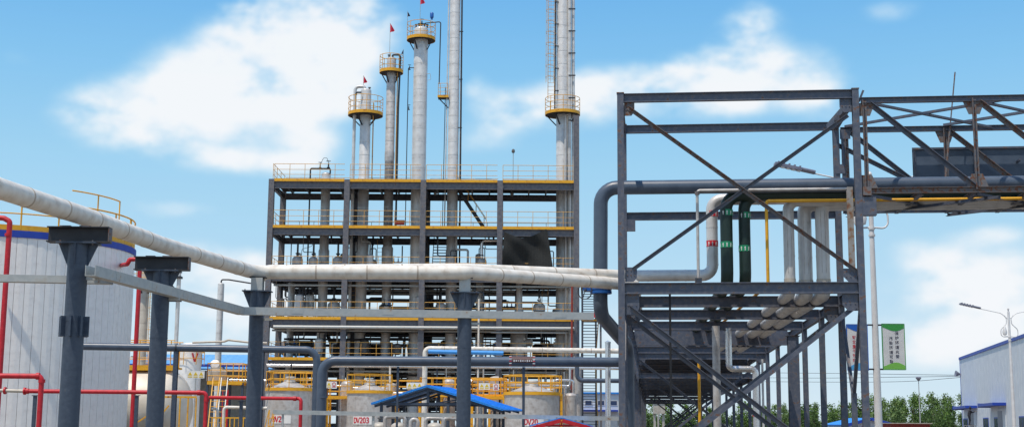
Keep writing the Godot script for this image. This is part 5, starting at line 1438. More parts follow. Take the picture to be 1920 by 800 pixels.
	pipe("white_pipe", "bright pipe under the yellow platform behind the third trestle post", [Vector3(-18.861, 4.569, -90.000), Vector3(-16.359, 4.551, -90.000)], 0.08, M.bright_cladding)
	pipe("wrapped_line", "thin wrapped pipe sagging above the left grey main", [Vector3(-20.518, 6.808, -86.000), Vector3(-18.464, 6.891, -86.000), Vector3(-18.228, 6.995, -86.000), Vector3(-16.747, 6.834, -86.000), Vector3(-15.717, 6.807, -86.000)], 0.07, M.vessel_beige, 0.3)
	t = thing("yellow_fence", "low yellow picket fence at the bottom beside the third trestle post", "fence", "", Vector3(-13.320, 1.537, -60.000) * g0)
	var fy: float = 1.941
	part("top_rail", Shape.new().bar(Vector3(0, fy, 0), Vector3(2.0, fy, 0), 0.05, 0.06), M.yellow_paint, t)
	for k in 11:
		part("picket", Shape.new().bar(Vector3(k * 0.2, 0, 0), Vector3(k * 0.2 + 0.03, fy - 0.03, 0), 0.04, 0.05), M.yellow_paint, t)
	t = thing("step_ladder", "yellow step ladder leaning before the leftmost labelled tank", "ladder", "", Vector3(-12.638, 1.530, -70.000) * g0)
	for x in [0.0, 0.3]:
		part("stile", Shape.new().bar(Vector3(x, 0, 0.2), Vector3(x * 0.8 + 0.1, 2.407, 0), 0.05, 0.05), M.yellow_paint, t)
		part("rear_leg", Shape.new().bar(Vector3(x * 0.8 - 0.45, 0, 0), Vector3(x * 0.8 + 0.08, 2.407, 0), 0.04, 0.04), M.yellow_paint, t)
	for k in 5:
		part("step", Shape.new().box(Vector3(0.18 + 0.01 * k, 0.3 + k * 0.42, 0.15 - 0.03 * k), Vector3(0.28, 0.04, 0.12)), M.yellow_paint, t)

# ---------------------------------------------------------------- lettering of the banners, drawn stroke by stroke on a 10 by 10 square
const GLYPHS := {
	"bao": [[2, 10, 0, 6], [1.2, 8, 1.2, 0], [4, 9.5, 9, 9.5], [4, 9.5, 4, 6.5], [9, 9.5, 9, 6.5], [4, 6.5, 9, 6.5], [3, 4.8, 10, 4.8], [6.5, 6.5, 6.5, 0], [6.3, 4.5, 3.2, 1.2], [6.7, 4.5, 9.8, 1.2]],
	"hu": [[0, 7.5, 4, 7.5], [2, 10, 2, 0.5], [2, 0.5, 1, 1], [0, 3.5, 4, 5], [7, 10, 7.6, 8.8], [5.2, 8.4, 9.6, 8.4], [9.6, 8.4, 9.6, 5.2], [5.2, 5.2, 9.6, 5.2], [5.2, 8.4, 5.2, 4], [5.2, 4, 4, 0]],
	"huan": [[0, 9, 3.6, 9], [0, 5.5, 3.6, 5.5], [0, 1, 3.8, 2], [1.8, 9, 1.8, 1.5], [4.6, 9, 10, 9], [7.4, 9, 4.4, 4], [7.2, 6.5, 7.2, 0], [7.6, 5.8, 9.8, 3.8]],
	"jing": [[0, 6.5, 3, 6.5], [1.5, 9.5, 1.5, 1.5], [0, 1, 3.2, 2], [6.6, 10, 6.6, 9], [4, 8.8, 9.6, 8.8], [3.6, 7, 10, 7], [4.6, 6, 9, 6], [4.6, 3, 9, 3], [4.6, 4.5, 9, 4.5], [4.6, 6, 4.6, 3], [9, 6, 9, 3], [6, 3, 4, 0], [7.6, 3, 7.6, 0.5], [7.6, 0.5, 10, 0.5]],
	"guang": [[5, 10, 5, 5.6], [2, 9, 3, 6.8], [8, 9, 7, 6.8], [0.4, 5.5, 9.6, 5.5], [3.8, 5.5, 1, 0], [6.2, 5.5, 6.2, 0.8], [6.2, 0.8, 9.6, 0.8], [9.6, 0.8, 9.6, 2]],
	"rong": [[0.4, 8.8, 9.6, 8.8], [3, 10, 3, 7.6], [7, 10, 7, 7.6], [0.6, 6.6, 9.4, 6.6], [0.6, 6.6, 0.6, 5.2], [9.4, 6.6, 9.4, 5.2], [1, 4, 9, 4], [5, 5.6, 5, 0], [4.6, 3.8, 1, 0.6], [5.4, 3.8, 9, 0.6]],
	"wu": [[0.6, 9.6, 2, 8.6], [0.2, 6.6, 1.6, 5.8], [0.4, 0.4, 2.2, 4], [4, 9, 9.4, 9], [3, 6.4, 10, 6.4], [6, 6.4, 5.4, 4.2], [5.4, 4.2, 9.2, 4.2], [9.2, 4.2, 8.6, 0.4], [8.6, 0.4, 7, 0.8]],
	"ran": [[0.6, 9.8, 2, 9], [0.2, 7.8, 1.6, 7], [0.4, 5.2, 2.2, 6.8], [5, 10, 3.4, 5.6], [3, 8.4, 7.6, 8.4], [7.6, 8.4, 7.6, 6], [7.6, 6, 9.8, 6], [0.4, 4, 9.6, 4], [5, 5.4, 5, 0], [4.6, 3.8, 1, 0.4], [5.4, 3.8, 9, 0.4]],
	"ke": [[0.2, 9, 9.8, 9], [7.6, 9, 7.6, 0.4], [7.6, 0.4, 5.8, 0.9], [1.4, 6.6, 5.2, 6.6], [1.4, 6.6, 1.4, 3], [5.2, 6.6, 5.2, 3], [1.4, 3, 5.2, 3]],
	"chi": [[0, 9.4, 5, 9.4], [1, 9.4, 1, 1.6], [4, 9.4, 4, 0], [1, 7, 4, 7], [1, 4.6, 4, 4.6], [0, 1.4, 4.6, 2.4], [7.4, 9.6, 7.4, 0.6], [5.8, 6.6, 5.8, 0.6], [7.4, 5, 9.6, 5], [5, 0.6, 10, 0.6]],
	"an": [[5, 10, 5, 8.8], [0.6, 8.6, 9.4, 8.6], [0.6, 8.6, 0.6, 6.8], [9.4, 8.6, 9.4, 6.8], [0.4, 4.8, 9.6, 4.8], [4.4, 7.4, 2.4, 3.2], [2.4, 3.2, 8.4, 0.2], [7.2, 4.8, 1.2, 0.2]],
	"quan": [[5, 10, 0.4, 6], [5, 10, 9.6, 6], [2.6, 6, 7.4, 6], [2.4, 3.4, 7.6, 3.4], [5, 6, 5, 0.6], [0.8, 0.6, 9.2, 0.6]],
	"zhong": [[7.6, 10, 2.4, 9], [0.4, 8, 9.6, 8], [5, 9.4, 5, 0.4], [2, 6.8, 8, 6.8], [2, 6.8, 2, 3.4], [8, 6.8, 8, 3.4], [2, 5.1, 8, 5.1], [2, 3.4, 8, 3.4], [1.4, 2, 8.6, 2], [0.2, 0.4, 9.8, 0.4]],
	"yu": [[1.4, 9.2, 8.6, 9.2], [0.2, 5.8, 9.8, 5.8], [5, 9.2, 5, 0.4], [5, 0.4, 3.2, 1.2]],
	"yuu": [[0.4, 9.4, 4, 9.4], [4, 9.4, 2.2, 7.2], [0, 6, 4.4, 6], [2.2, 6, 2.2, 0.4], [5, 9.6, 10, 9.6], [5.6, 7.8, 9.4, 7.8], [5.6, 7.8, 5.6, 2.6], [9.4, 7.8, 9.4, 2.6], [7.5, 9.4, 7.5, 4], [7, 2.8, 5, 0], [8, 2.4, 9.8, 0]],
	"fang": [[1, 9.4, 1, 0], [1, 9.4, 3.6, 9.4], [3.6, 9.4, 2.4, 6.4], [2.4, 6.4, 3.6, 4], [3.6, 4, 1.6, 3.4], [7, 10, 7.2, 8.4], [4.4, 8, 10, 8], [6.4, 8, 4.4, 0], [6.2, 5.2, 9.2, 5.2], [9.2, 5.2, 8.4, 0.4], [8.4, 0.4, 7, 0.8]]}

func glyph_column(parent, names: Array, at: Vector3, size: float, pitch: float, m):
	for k in names.size():
		var s := Shape.new()
		var j := 0
		for q in GLYPHS[names[k]]:
			var a := Vector3(q[0] - 5, q[1] - 5, 0) * size / 10
			var b := Vector3(q[2] - 5, q[3] - 5, 0) * size / 10
			s.bar(a, b, 0.004 + 0.0004 * j, size * 0.1, Vector3.BACK.cross((b - a).normalized()))
			j += 1
		part("character", s, m, parent, at - Vector3(0, k * pitch, 0))

func street_lamp(label, p: Vector3, h: float, group := "") -> Node3D:
	var t := thing("street_lamp", label, "street lamp", group, p)
	part("pole", Shape.new().lathe([Vector2(0.2, 0), Vector2(0.2, 0.25), Vector2(0.15, 0.3), Vector2(0.085, h - 1.9), Vector2(0.085, h - 0.25), Vector2(0.001, h - 0.22)], 18), M.lamp_white, t)
	part("finial", Shape.new().lathe([Vector2(0.001, h - 0.3), Vector2(0.05, h - 0.28), Vector2(0.05, h - 0.1), Vector2(0.09, h - 0.05), Vector2(0.05, h + 0.04), Vector2(0.001, h + 0.05)], 12), M.lamp_white, t)
	for y in [h - 2.1, h - 2.35]:
		part("collar", Shape.new().lathe([Vector2(0.09, y), Vector2(0.12, y), Vector2(0.12, y + 0.08), Vector2(0.09, y + 0.08)], 14), M.lamp_white, t)
	for s in [-1.0, 1.0]:
		var curl := []
		curl = bend([Vector3(s * 0.07, h - 2.02, 0), Vector3(s * 0.62, h - 2.06, 0), Vector3(s * 0.6, h - 1.5, 0), Vector3(s * 0.2, h - 1.12, 0), Vector3(s * 0.16, h - 0.75, 0), Vector3(s * 0.32, h - 0.5, 0)], 0.26)
		part("scroll", Shape.new().tube(curl, 0.035, 7), M.lamp_white, t)
		var arm := part("arm", Shape.new().tube(bend([Vector3(s * 0.06, h - 0.75, 0), Vector3(s * 0.55, h - 0.35, 0), Vector3(s * 2.1, h - 0.02, 0)], 0.5), 0.03, 7), M.lamp_white, t)
		var d := Vector3(s, 0.22, 0).normalized()
		var u := Vector3(-0.22 * s, 1, 0).normalized()
		var c := Vector3(s * 2.1, h - 0.02, 0)
		var poly := PackedVector2Array([Vector2(-0.06, -0.03), Vector2(0.06, -0.03), Vector2(0.16, 0.02), Vector2(0.16, 0.07), Vector2(0.0, 0.13), Vector2(-0.16, 0.07), Vector2(-0.16, 0.02)])
		part("driver_housing", Shape.new().extrude(poly, c - d * 0.08, c + d * 0.42, u), M.lamp_head, t)
		var head := part("lamp_head", Shape.new().block(c + d * 0.92 + u * 0.03, d * 0.5, u * 0.05, Vector3(0, 0, 0.17)), M.lamp_head, t)
		for k in 5:
			part("fin", Shape.new().block(c + d * (0.5 + 0.2 * k) + u * 0.1, d * 0.03, u * 0.035, Vector3(0, 0, 0.16)), M.lamp_head, head)
			part("lens", Shape.new().block(c + d * (0.5 + 0.2 * k) - u * 0.03, d * 0.06, u * 0.015, Vector3(0, 0, 0.12)), M.lamp_glass, head)
		if s < 0:
			part("lantern_bulb", Shape.new().lathe([Vector2(0.001, h - 1.75), Vector2(0.13, h - 1.7), Vector2(0.17, h - 1.5), Vector2(0.08, h - 1.15), Vector2(0.001, h - 0.95)], 14, Transform3D(Basis.IDENTITY, Vector3(s * 0.33, -0.2, 0))), M.lamp_white, t)
	return t

func banner(label, p: Vector3, w: float, h: float, m_top, m_low, side: float):
	var t := thing("banner", label, "banner", "", p)
	part("board", Shape.new().box(Vector3.ZERO, Vector3(w, h, 0.03)), M.banner_cloth, t)
	for k in 2:
		var poly := PackedVector2Array()
		var s := 1.0 if k == 0 else -1.0
		poly.append(Vector2(-w / 2 + 0.01, s * (h / 2 - 0.01)))
		poly.append(Vector2(w / 2 - 0.01, s * (h / 2 - 0.01)))
		for q in 9:
			var f := q / 8.0
			poly.append(Vector2(w / 2 - 0.01 - f * (w - 0.02), s * (h / 2 - 0.14 - 0.09 * sin(f * PI) - 0.03 * sin(f * 5.0))))
		part("printed_wave", Shape.new().extrude(poly, Vector3(0, 0, 0.021), Vector3(0, 0, 0.016)), m_top if k == 0 else m_low, t)
	for s in [-1.0, 1.0]:
		part("edge", Shape.new().box(Vector3(s * (w / 2 + 0.012), 0, 0), Vector3(0.024, h + 0.03, 0.05)), m_top if s > 0 else m_top, t)
		part("edge", Shape.new().box(Vector3(0, s * (h / 2 + 0.01), 0), Vector3(w, 0.02, 0.05)), m_top, t)
		part("arm", Shape.new().tube([Vector3(side * w / 2, s * (h / 2 - 0.02), 0), Vector3(side * (w / 2 + 0.55), s * (h / 2 - 0.02), 0)], 0.018, 6), M.dark_steel, t)
	return t

func make_right_side():
	var g0 := Vector3(1, 0, 1)
	var p: Vector3 = Vector3(13.112, 6.297, -48.000)
	street_lamp("tall white street lamp with two banners behind the pipe rack", p * g0, 10.919)
	var q: Vector3 = Vector3(35.885, 7.125, -96.000)
	street_lamp("white street lamp with scrolled brackets before the white warehouse", q * g0, 10.268)
	var b: Node3D = banner("green and white banner with dark lettering right of the lamp pole", Vector3(13.739, 4.574, -48.000) + Vector3(0, 0, 0.05), 0.78, 1.62, M.banner_green, M.banner_leaf, -1.0)
	glyph_column(b, ["bao", "hu", "huan", "jing", "guang", "rong"], Vector3(0.12, 0.48, 0.018), 0.125, 0.165, M.print_dark)
	glyph_column(b, ["wu", "ran", "huan", "jing", "ke", "chi"], Vector3(-0.1, 0.3, 0.018), 0.125, 0.165, M.print_dark)
	b = banner("blue and white banner with red lettering half hidden by the rack post", Vector3(12.437, 4.546, -48.000) + Vector3(0, 0, 0.05), 0.72, 1.62, M.banner_blue, M.banner_sky, 1.0)
	glyph_column(b, ["an", "quan", "zhong", "yu", "yuu", "fang"], Vector3(-0.12, 0.36, 0.018), 0.125, 0.165, M.print_red)
	# warehouse
	var c: Vector3 = Vector3(49.358, 1.869, -147.000)
	var e: Vector3 = Vector3(39.778, 1.861, -97.000)
	c.y = 0
	e.y = 0
	var along := (e - c).normalized()
	var long := 60.0
	var turn := atan2(-along.z, along.x)
	var H: float = 9.152
	var t := thing("warehouse", "white sheet metal warehouse with blue eaves at the right edge", "building", "", c, turn)
	part("wall", Shape.new().slab(Vector3(0, 0, -24), Vector3(long, H, 0)), M.wall_white, t)
	for k in 50:
		part("wall_panel", Shape.new().slab(Vector3(0.05 + k * 1.2, 0.3, 0.002), Vector3(1.2 + k * 1.2 - 0.04, H - 0.05, 0.035)), M.wall_white, t)
	part("eave", Shape.new().slab(Vector3(-0.15, H - 0.04, -24.1), Vector3(long + 0.2, H + 0.24, 0.12)), M.blue_rim, t)
	part("corner_trim", Shape.new().slab(Vector3(-0.06, 0, -0.1), Vector3(0.16, H, 0.06)), M.blue_rim, t)
	part("base_strip", Shape.new().slab(Vector3(0.2, 0, 0.03), Vector3(long, 0.3, 0.08)), M.blue_rim, t)
	for d in [[1.6, 9.5, 6.0, 4.4], [19.5, 8.5, 23.5, 4.2]]:
		var can := part("door_canopy", Shape.new().slab(Vector3(d[0], 3.75, 0.03), Vector3(d[0] + d[1], 4.0, 1.2)), M.blue_rim, t)
		part("canopy_end", Shape.new().slab(Vector3(d[0] - 0.05, 3.66, 0.05), Vector3(d[0], 4.06, 1.22)), M.blue_rim, can)
		var dr := part("door", Shape.new().slab(Vector3(d[2], 0, 0.037), Vector3(d[2] + d[3], 3.5, 0.1)), M.wall_white, t)
		part("door_leaf", Shape.new().slab(Vector3(d[2] + 0.3, 0, 0.101), Vector3(d[2] + d[3] * 0.6, 3.3, 0.14)), M.lamp_head, dr)
	for x in [0.8, 14.6, 21.2, 34.0, 40.0, 46.0]:
		var w := part("window", Shape.new().slab(Vector3(x, 1.3, 0.037), Vector3(x + 3.3, 2.75, 0.07)), M.blue_rim, t)
		part("pane", Shape.new().slab(Vector3(x + 0.15, 1.4, 0.071), Vector3(x + 1.6, 2.65, 0.08)), M.window_dark, w)
		part("pane", Shape.new().slab(Vector3(x + 1.7, 1.4, 0.071), Vector3(x + 3.15, 2.65, 0.08)), M.window_dark, w)
	t = thing("eave_speaker", "small grey loudspeaker on the warehouse's near corner", "speaker", "", c + Vector3(-0.1, H - 1.6, 0.1))
	part("horn", Shape.new().lathe([Vector2(0.1, 0), Vector2(0.35, 0.5), Vector2(0.001, 0.42)], 12, Transform3D(Basis(Vector3.BACK, 1.4), Vector3.ZERO)), M.lamp_head, t)
	part("bracket", Shape.new().bar(Vector3(0, -0.2, 0), Vector3(0.3, 0.0, -0.1), 0.06, 0.06), M.dark_steel, t)
	# timber rolls before the warehouse
	for k in 9:
		var o: Vector3 = Vector3(27.340, 1.889, -80.000) + Vector3(0, 0, 0)
		o = Vector3(o.x + (k % 5) * 0.62 + (0.3 if k > 4 else 0.0), 0.72 if k > 4 else 0.35, o.z)
		t = thing("pale_log", "pale log in the pile at the warehouse's foot, %s of nine" % nth(k), "log", "logs before the warehouse", o, 0.15 * (k % 3) - 1.35)
		part("trunk", Shape.new().tube([Vector3(-1.6, 0.28, 0), Vector3(1.6, 0.3, 0)], 0.3, 14, 0.26), M.logs, t)
		part("cut_end", Shape.new().tube([Vector3(1.6, 0.3, 0), Vector3(1.62, 0.3, 0)], 0.25, 14), M.vessel_beige, t)
	# small houses between the rack posts
	t = thing("low_house", "low white house with a blue gabled roof edge at the bottom behind the lamp pole", "building", "", Vector3(37.435, 1.794, -140.000) * g0)
	var gw: float = 2.688
	var gy: float = 2.669
	var ge: float = 1.996
	part("gable_wall", Shape.new().extrude(PackedVector2Array([Vector2(-gw, 0), Vector2(gw, 0), Vector2(gw, ge), Vector2(0, gy - 0.1), Vector2(-gw, ge)]), Vector3(0, 0, 0), Vector3(0, 0, -9)), M.wall_white, t)
	for s in [-1.0, 1.0]:
		part("roof", Shape.new().bar(Vector3(s * (gw + 0.2), ge - 0.05, -4.4), Vector3(0, gy, -4.4), 9.4, 0.14), M.blue_roof, t)
		part("barge_board", Shape.new().bar(Vector3(s * (gw + 0.2), ge - 0.12, 0.33), Vector3(0, gy - 0.05, 0.33), 0.05, 0.3), M.blue_rim, t)
	part("red_emblem", Shape.new().tube(range(15).map(func(k): return Vector3(-0.6 + 0.5 * cos(PI * k / 14), ge - 0.6 + 0.5 * sin(PI * k / 14), 0.05)), 0.07, 6), M.print_red, t)
	t = thing("brick_shed", "low red brown brick shed right of the low white house", "building", "", Vector3(39.619, 1.815, -135.000) * g0)
	part("wall", Shape.new().slab(Vector3(-1.4, 0, -4), Vector3(2.4, 2.132, 0)), M.brick_red, t)
	part("roof", Shape.new().slab(Vector3(-1.6, 2.132, -4.2), Vector3(2.6, 2.211, 0.2)), M.vessel_beige, t)
	part("door", Shape.new().slab(Vector3(0, 0, 0.0), Vector3(0.8, 1.7, 0.04)), M.blue_valve, t)
	# pale buildings beyond the stair tower
	t = thing("far_building", "pale far building with a blue base strip seen through the stair tower", "building", "", Vector3(10.932, 1.576, -170.000) * g0)
	part("wall", Shape.new().slab(Vector3(-4, 0, -8), Vector3(3.6, 5.703, 0)), M.wall_white, t)
	part("roof", Shape.new().slab(Vector3(-4.2, 5.703, -8.2), Vector3(3.8, 5.904, 0.3)), M.blue_roof, t)
	part("canopy", Shape.new().slab(Vector3(-3.5, 3.502, 0), Vector3(2.6, 3.702, 1.0)), M.blue_rim, t)
	for k in 4:
		var w := part("window", Shape.new().slab(Vector3(-3.2 + k * 1.6, 4.235, 0.0), Vector3(-2.2 + k * 1.6, 4.902, 0.05)), M.lamp_white, t)
		part("pane", Shape.new().slab(Vector3(-3.1 + k * 1.6, 4.302, 0.051), Vector3(-2.3 + k * 1.6, 4.835, 0.06)), M.window_dark, w)
	t = thing("small_kiosk", "small beige kiosk on pale legs at the far end of the rack's underpass", "kiosk", "", Vector3(20.447, 1.624, -185.000) * g0)
	part("cabin", Shape.new().slab(Vector3(-0.8, 3.431, -1), Vector3(0.8, 5.099, 0)), M.vessel_beige, t)
	part("roof", Shape.new().slab(Vector3(-1.0, 5.099, -1.2), Vector3(1.0, 5.244, 0.2)), M.concrete, t)
	for x in [-0.6, 0.6]:
		part("leg", Shape.new().bar(Vector3(x, 0, -0.5), Vector3(x, 3.431, -0.5), 0.3, 0.3), M.concrete, t)
	# overhead wires on two poles
	t = thing("utility_pole", "grey utility pole with two crossarms hidden behind the pipe rack", "pole", "", Vector3(25.239, 1.604, -230.000) * g0)
	part("shaft", Shape.new().tube([Vector3.ZERO, Vector3(0, 11.542, 0)], 0.17, 10, 0.11), M.concrete, t)
	part("crossarm", Shape.new().bar(Vector3(-0.9, 10.905, 0), Vector3(0.9, 10.905, 0), 0.1, 0.12), M.dark_steel, t)
	var i := 0
	for w in [[Vector3(25.335, 10.905, -230.000), Vector3(45.809, 9.904, -205.000), Vector3(50.390, 7.583, -150.000)], [Vector3(25.328, 10.179, -230.000), Vector3(45.787, 9.095, -205.000), Vector3(50.385, 7.465, -150.000)], [Vector3(25.320, 9.453, -230.000), Vector3(45.771, 8.529, -205.000), Vector3(53.060, 7.785, -180.000), Vector3(50.380, 7.347, -150.000)]]:
		pipe("overhead_wire", ["topmost overhead wire running to the warehouse corner", "middle overhead wire running to the warehouse corner", "lowest overhead wire running to the warehouse corner"][i], bend(w, 120.0), 0.028, M.black_cable, 0, "", 5, 0, "wire")
		i += 1
	t = thing("flood_light", "thin pole with a dark floodlight above the poplars", "lamp", "", Vector3(60.829, 1.886, -200.000) * g0)
	part("pole", Shape.new().tube([Vector3.ZERO, Vector3(0, 8.713, 0)], 0.1, 8, 0.06), M.galvanised, t)
	part("lamp_head", Shape.new().lathe([Vector2(0.1, 0), Vector2(0.45, 0.45), Vector2(0.3, 0.6), Vector2(0.001, 0.65)], 10, Transform3D(Basis.IDENTITY, Vector3(0, 8.634, 0))), M.lamp_head, t)

# ---------------------------------------------------------------- trees
func crown_mesh(seed_, poplar: bool) -> ArrayMesh:
	var g := RandomNumberGenerator.new()
	g.seed = seed_
	var s := Shape.new()
	var clumps := []
	for k in (26 if poplar else 22):               # clumps spread through the crown's volume
		var f := g.randf()
		var wide := (0.2 + 0.8 * pow(sin(PI * clampf(f * 0.9 + 0.08, 0, 1)), 0.7)) if poplar else sqrt(maxf(0.05, 1.0 - pow(f * 2 - 0.85, 2) * 0.85))
		var a := g.randf() * TAU
		var rr := sqrt(g.randf()) * wide * (0.85 if poplar else 2.1)
		clumps.append([Vector3(cos(a) * rr, lerpf(0.1, 0.97, f) * (9.0 if poplar else 6.6) + 0.4, sin(a) * rr), g.randf_range(0.45, 0.8) if poplar else g.randf_range(0.6, 1.15)])
	for c in clumps:
		for k in (64 if poplar else 90):
			var d := Vector3(g.randfn(), g.randfn() * (1.25 if poplar else 0.9), g.randfn()) * 0.5
			var p: Vector3 = c[0] + d * c[1]
			var x := Vector3(g.randfn(), g.randfn(), g.randfn()).normalized()
			var y := x.cross(Vector3(g.randfn(), g.randfn(), g.randfn())).normalized()
			var w := g.randf_range(0.07, 0.15)
			s.face([p - x * w * 1.5, p - y * w, p + x * w * 1.5, p + y * w], Vector3(d.x, d.y + 0.3, d.z))
	return s.mesh()

func trunk_mesh(seed_, poplar: bool) -> ArrayMesh:
	var g := RandomNumberGenerator.new()
	g.seed = seed_
	var s := Shape.new()
	var h := 8.4 if poplar else 5.2
	s.tube([Vector3.ZERO, Vector3(0.05, h * 0.35, 0), Vector3(0.0, h * 0.7, 0.06), Vector3(0.04, h, 0)], 0.16, 8, 0.03)
	for k in 7:
		var y := lerpf(1.2, h * 0.8, k / 6.0)
		var a := g.randf() * TAU
		var l := 0.8 if poplar else 1.9
		s.tube([Vector3(0, y, 0), Vector3(cos(a) * l * 0.5, y + l * (0.7 if poplar else 0.35), sin(a) * l * 0.5), Vector3(cos(a) * l, y + l * (1.6 if poplar else 0.8), sin(a) * l)], 0.06, 6, 0.015)
	return s.mesh()

func make_trees():
	var crowns := []
	var trunks := []
	for k in 6:
		crowns.append(crown_mesh(100 + k, k < 3))
		trunks.append(trunk_mesh(200 + k, k < 3))
	var g := RandomNumberGenerator.new()
	g.seed = 31
	var spots := []
	var xs := [22.544, 60.949, 65.252, 81.041, 12.181]
	var x: float = xs[0]
	while x < xs[3]:                               # a band of broad trees
		spots.append([x, -240.0 - g.randf() * 14, 3 + g.randi() % 3, g.randf_range(0.72, 0.98) * (1.0 if x < xs[1] else 1.18), 0])
		x += g.randf_range(1.5, 2.2)
	x = xs[0] + 0.5
	while x < xs[3]:                               # lower ones before it
		spots.append([x, -222.0 - g.randf() * 10, 3 + g.randi() % 3, g.randf_range(0.5, 0.72), 2])
		x += g.randf_range(1.5, 2.1)
	for u in [71.611, 73.929, 75.441, 77.054, 78.868, 80.379, 81.891, 83.504, 84.814, 52.263, 58.712, 69.999, 68.790, 85.923]:
		spots.append([u + g.randf_range(-0.3, 0.3), -255.0 - g.randf() * 5, g.randi() % 3, g.randf_range(0.82, 1.02) if u > xs[2] - 2 else 0.72, 1])
	for k in 10:
		spots.append([xs[4] + k * 3.0 - 14.0, -300.0 - g.randf() * 20, 3 + g.randi() % 3, g.randf_range(0.6, 0.95), 0])
	var labels := ["mid green broad tree in the belt behind the pipe rack", "pale green slender poplar rising above the tree belt", "dark green low tree along the front of the tree belt"]
	var names := ["broad_tree", "poplar_tree", "low_tree"]
	var leafs := [M.leaf_mid, M.leaf_pale, M.leaf_dark]
	spots.sort_custom(func(p, q): return p[0] < q[0])
	var count := [0, 0, 0]
	for a in spots:
		var t := thing(names[a[4]], labels[a[4]] + ", " + nth(count[a[4]]) + " from the left", "tree", "trees of the far belt: " + names[a[4]].replace("_", " "), Vector3(a[0], 0, a[1]), g.randf() * TAU)
		count[a[4]] += 1
		t.scale = Vector3.ONE * a[3] * 0.94
		part("trunk", trunks[a[2]], M.bark, t)
		part("crown", crowns[a[2]], leafs[a[4]] if g.randf() < 0.7 else leafs[g.randi() % 3], t)

# ---------------------------------------------------------------- the person at the warehouse door
func body_mesh(bones: Array, cell: float) -> ArrayMesh:   # tapered capsules joined smoothly, meshed as surface nets
	var lo := Vector3.ONE * 99
	var hi := -lo
	for b in bones:
		for k in 2:
			lo = lo.min(b[k] - Vector3.ONE * (b[2 + k] + 0.06))
			hi = hi.max(b[k] + Vector3.ONE * (b[2 + k] + 0.06))
	var n := Vector3i(((hi - lo) / cell).ceil()) + Vector3i.ONE
	var f := PackedFloat32Array()
	f.resize(n.x * n.y * n.z)
	for z in n.z:
		for y in n.y:
			for x in n.x:
				var p := lo + Vector3(x, y, z) * cell
				var d := 9.0
				for b in bones:
					var ab: Vector3 = b[1] - b[0]
					var t := clampf((p - b[0]).dot(ab) / ab.length_squared(), 0, 1)
					var e: float = (p - b[0] - ab * t).length() - lerpf(b[2], b[3], t)
					var h := clampf(0.5 + 0.5 * (d - e) / 0.04, 0, 1)
					d = lerpf(d, e, h) - 0.04 * h * (1 - h)
				f[(z * n.y + y) * n.x + x] = d
	var st := SurfaceTool.new()
	st.begin(Mesh.PRIMITIVE_TRIANGLES)
	st.set_smooth_group(0)
	var at := {}
	var count := 0
	var o := [0, 1, n.x, n.x + 1, n.x * n.y, n.x * n.y + 1, n.x * n.y + n.x, n.x * n.y + n.x + 1]
	for z in n.z - 1:
		for y in n.y - 1:
			for x in n.x - 1:
				var i := (z * n.y + y) * n.x + x
				var sum := Vector3.ZERO
				var c := 0
				for e in [[0, 1], [2, 3], [4, 5], [6, 7], [0, 2], [1, 3], [4, 6], [5, 7], [0, 4], [1, 5], [2, 6], [3, 7]]:
					var a := f[i + o[e[0]]]
					var b := f[i + o[e[1]]]
					if (a < 0) != (b < 0):
						var t := a / (a - b)
						sum += Vector3(e[0] & 1, (e[0] >> 1) & 1, e[0] >> 2).lerp(Vector3(e[1] & 1, (e[1] >> 1) & 1, e[1] >> 2), t)
						c += 1
				if c:
					st.add_vertex(lo + (Vector3(x, y, z) + sum / c) * cell)
					at[i] = count
					count += 1
	for z in range(1, n.z - 1):
		for y in range(1, n.y - 1):
			for x in range(1, n.x - 1):
				var i := (z * n.y + y) * n.x + x
				for ax in 3:
					var d: int = [1, n.x, n.x * n.y][ax]
					var u: int = [n.x, n.x * n.y, 1][ax]
					var w: int = [n.x * n.y, 1, n.x][ax]
					if (f[i] < 0) != (f[i + d] < 0) and at.has(i) and at.has(i - u) and at.has(i - w) and at.has(i - u - w):
						var q := [at[i - u - w], at[i - w], at[i], at[i - u]]
						if f[i] < 0:
							q.reverse()
						for k in [0, 1, 2, 0, 2, 3]:
							st.add_index(q[k])
	st.generate_normals()
	return st.commit()

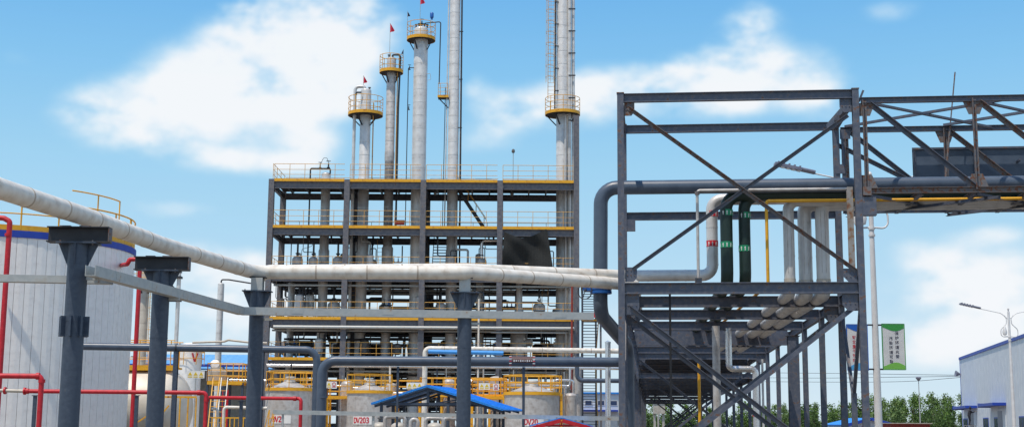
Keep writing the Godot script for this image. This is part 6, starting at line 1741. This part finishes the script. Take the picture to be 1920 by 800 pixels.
func make_person():
	var feet: Vector3 = Vector3(43.585, 1.851, -128.000)
	feet.y = 2.001
	var t := thing("person", "person in dark clothes reaching towards the warehouse door from a stand", "person", "", feet, 0.0)
	var bones := []
	var V := func(x, y, z): return Vector3(x, y, z)
	for s in [-1.0, 1.0]:
		bones.append([V.call(0.02, 0.9, s * 0.09), V.call(0.08, 0.48, s * 0.1), 0.095, 0.065])
		bones.append([V.call(0.08, 0.48, s * 0.1), V.call(0.0, 0.08, s * 0.1), 0.06, 0.042])
		bones.append([V.call(0.0, 0.05, s * 0.1), V.call(0.18, 0.04, s * 0.1), 0.045, 0.035])
		bones.append([V.call(0.12, 1.36, s * 0.18), V.call(0.34, 1.2, s * 0.2), 0.058, 0.045])
		bones.append([V.call(0.34, 1.2, s * 0.2), V.call(0.58, 1.3, s * 0.14), 0.042, 0.032])
	bones.append([V.call(0.02, 0.93, 0), V.call(0.06, 1.15, 0), 0.15, 0.145])
	bones.append([V.call(0.06, 1.15, 0), V.call(0.11, 1.36, 0), 0.15, 0.13])
	bones.append([V.call(0.11, 1.36, -0.13), V.call(0.11, 1.36, 0.13), 0.075, 0.075])
	bones.append([V.call(0.12, 1.42, 0), V.call(0.15, 1.52, 0), 0.055, 0.05])
	bones.append([V.call(0.165, 1.58, 0), V.call(0.16, 1.66, 0), 0.088, 0.1])
	bones.append([V.call(0.26, 1.6, 0), V.call(0.24, 1.64, 0), 0.018, 0.018])
	part("body", body_mesh(bones, 0.03), plain("dark_clothes", c8(46, 46, 54), 0.9), t)
	part("hair", Shape.new().lathe(dome(0.108, 0, 0.115, 6), 14, Transform3D(Basis.IDENTITY, Vector3(0.15, 1.655, 0))), M.black_cable, t)
	for s in [-1.0, 1.0]:
		var hand := Shape.new().block(Vector3(0.63, 1.325, s * 0.135), Vector3(0.04, 0.012, 0), Vector3(-0.004, 0.012, 0), Vector3(0, 0, 0.036))
		for k in 4:
			hand.tube([Vector3(0.665, 1.338, s * 0.135 - 0.028 + 0.019 * k), Vector3(0.7, 1.342, s * 0.135 - 0.028 + 0.019 * k), Vector3(0.725 - 0.008 * absf(k - 1.4), 1.33, s * 0.135 - 0.028 + 0.019 * k)], 0.009, 6)
		hand.tube([Vector3(0.6, 1.33, s * 0.1), Vector3(0.63, 1.345, s * 0.085), Vector3(0.655, 1.345, s * 0.083)], 0.01, 6)
		part("hand", hand, M.vessel_beige, t)
	var b := thing("work_stand", "small work stand under the person at the warehouse door", "stand", "", feet * Vector3(1, 0, 1))
	part("top", Shape.new().slab(Vector3(-0.4, feet.y - 0.05, -0.35), Vector3(0.5, feet.y, 0.35)), M.galvanised, b)
	for x in [-0.36, 0.46]:
		for z in [-0.3, 0.3]:
			part("leg", Shape.new().bar(Vector3(x, 0, z), Vector3(x, feet.y - 0.05, z), 0.05, 0.05), M.galvanised, b)

func make_ground():
	setting("ground", Shape.new().slab(Vector3(-900, -0.5, -1600), Vector3(900, 0, 300)), M.gravel)
	var road := setting("road", Shape.new().slab(Vector3(1.6, 0.0, -190), Vector3(9.6, 0.006, 60)), M.asphalt)
	road.position = RACK_AT + Vector3(7.086, 0, 0)
	road.rotation.y = RACK_TURN
	for x in [1.45, 9.75]:
		var k := setting("kerb", Shape.new().slab(Vector3(x - 0.14, 0.0, -190), Vector3(x + 0.14, 0.13, 60)), M.concrete)
		k.position = road.position
		k.rotation.y = RACK_TURN
	setting("concrete_apron", Shape.new().slab(Vector3(-24, 0.0, -118), Vector3(8, 0.005, -78)), M.concrete)

func _ready():
	make_materials()
	make_light()
	unit_post = Shape.new().tube([Vector3.ZERO, Vector3.UP], 1.0, 6).mesh()
	make_ground()
	make_structure()
	make_towers()
	make_equipment()
	make_rack()
	make_trestle()
	make_white_tank()
	make_fire_main()
	make_mains()
	make_tanks()
	make_left_yard()
	make_right_side()
	make_trees()
	make_person()
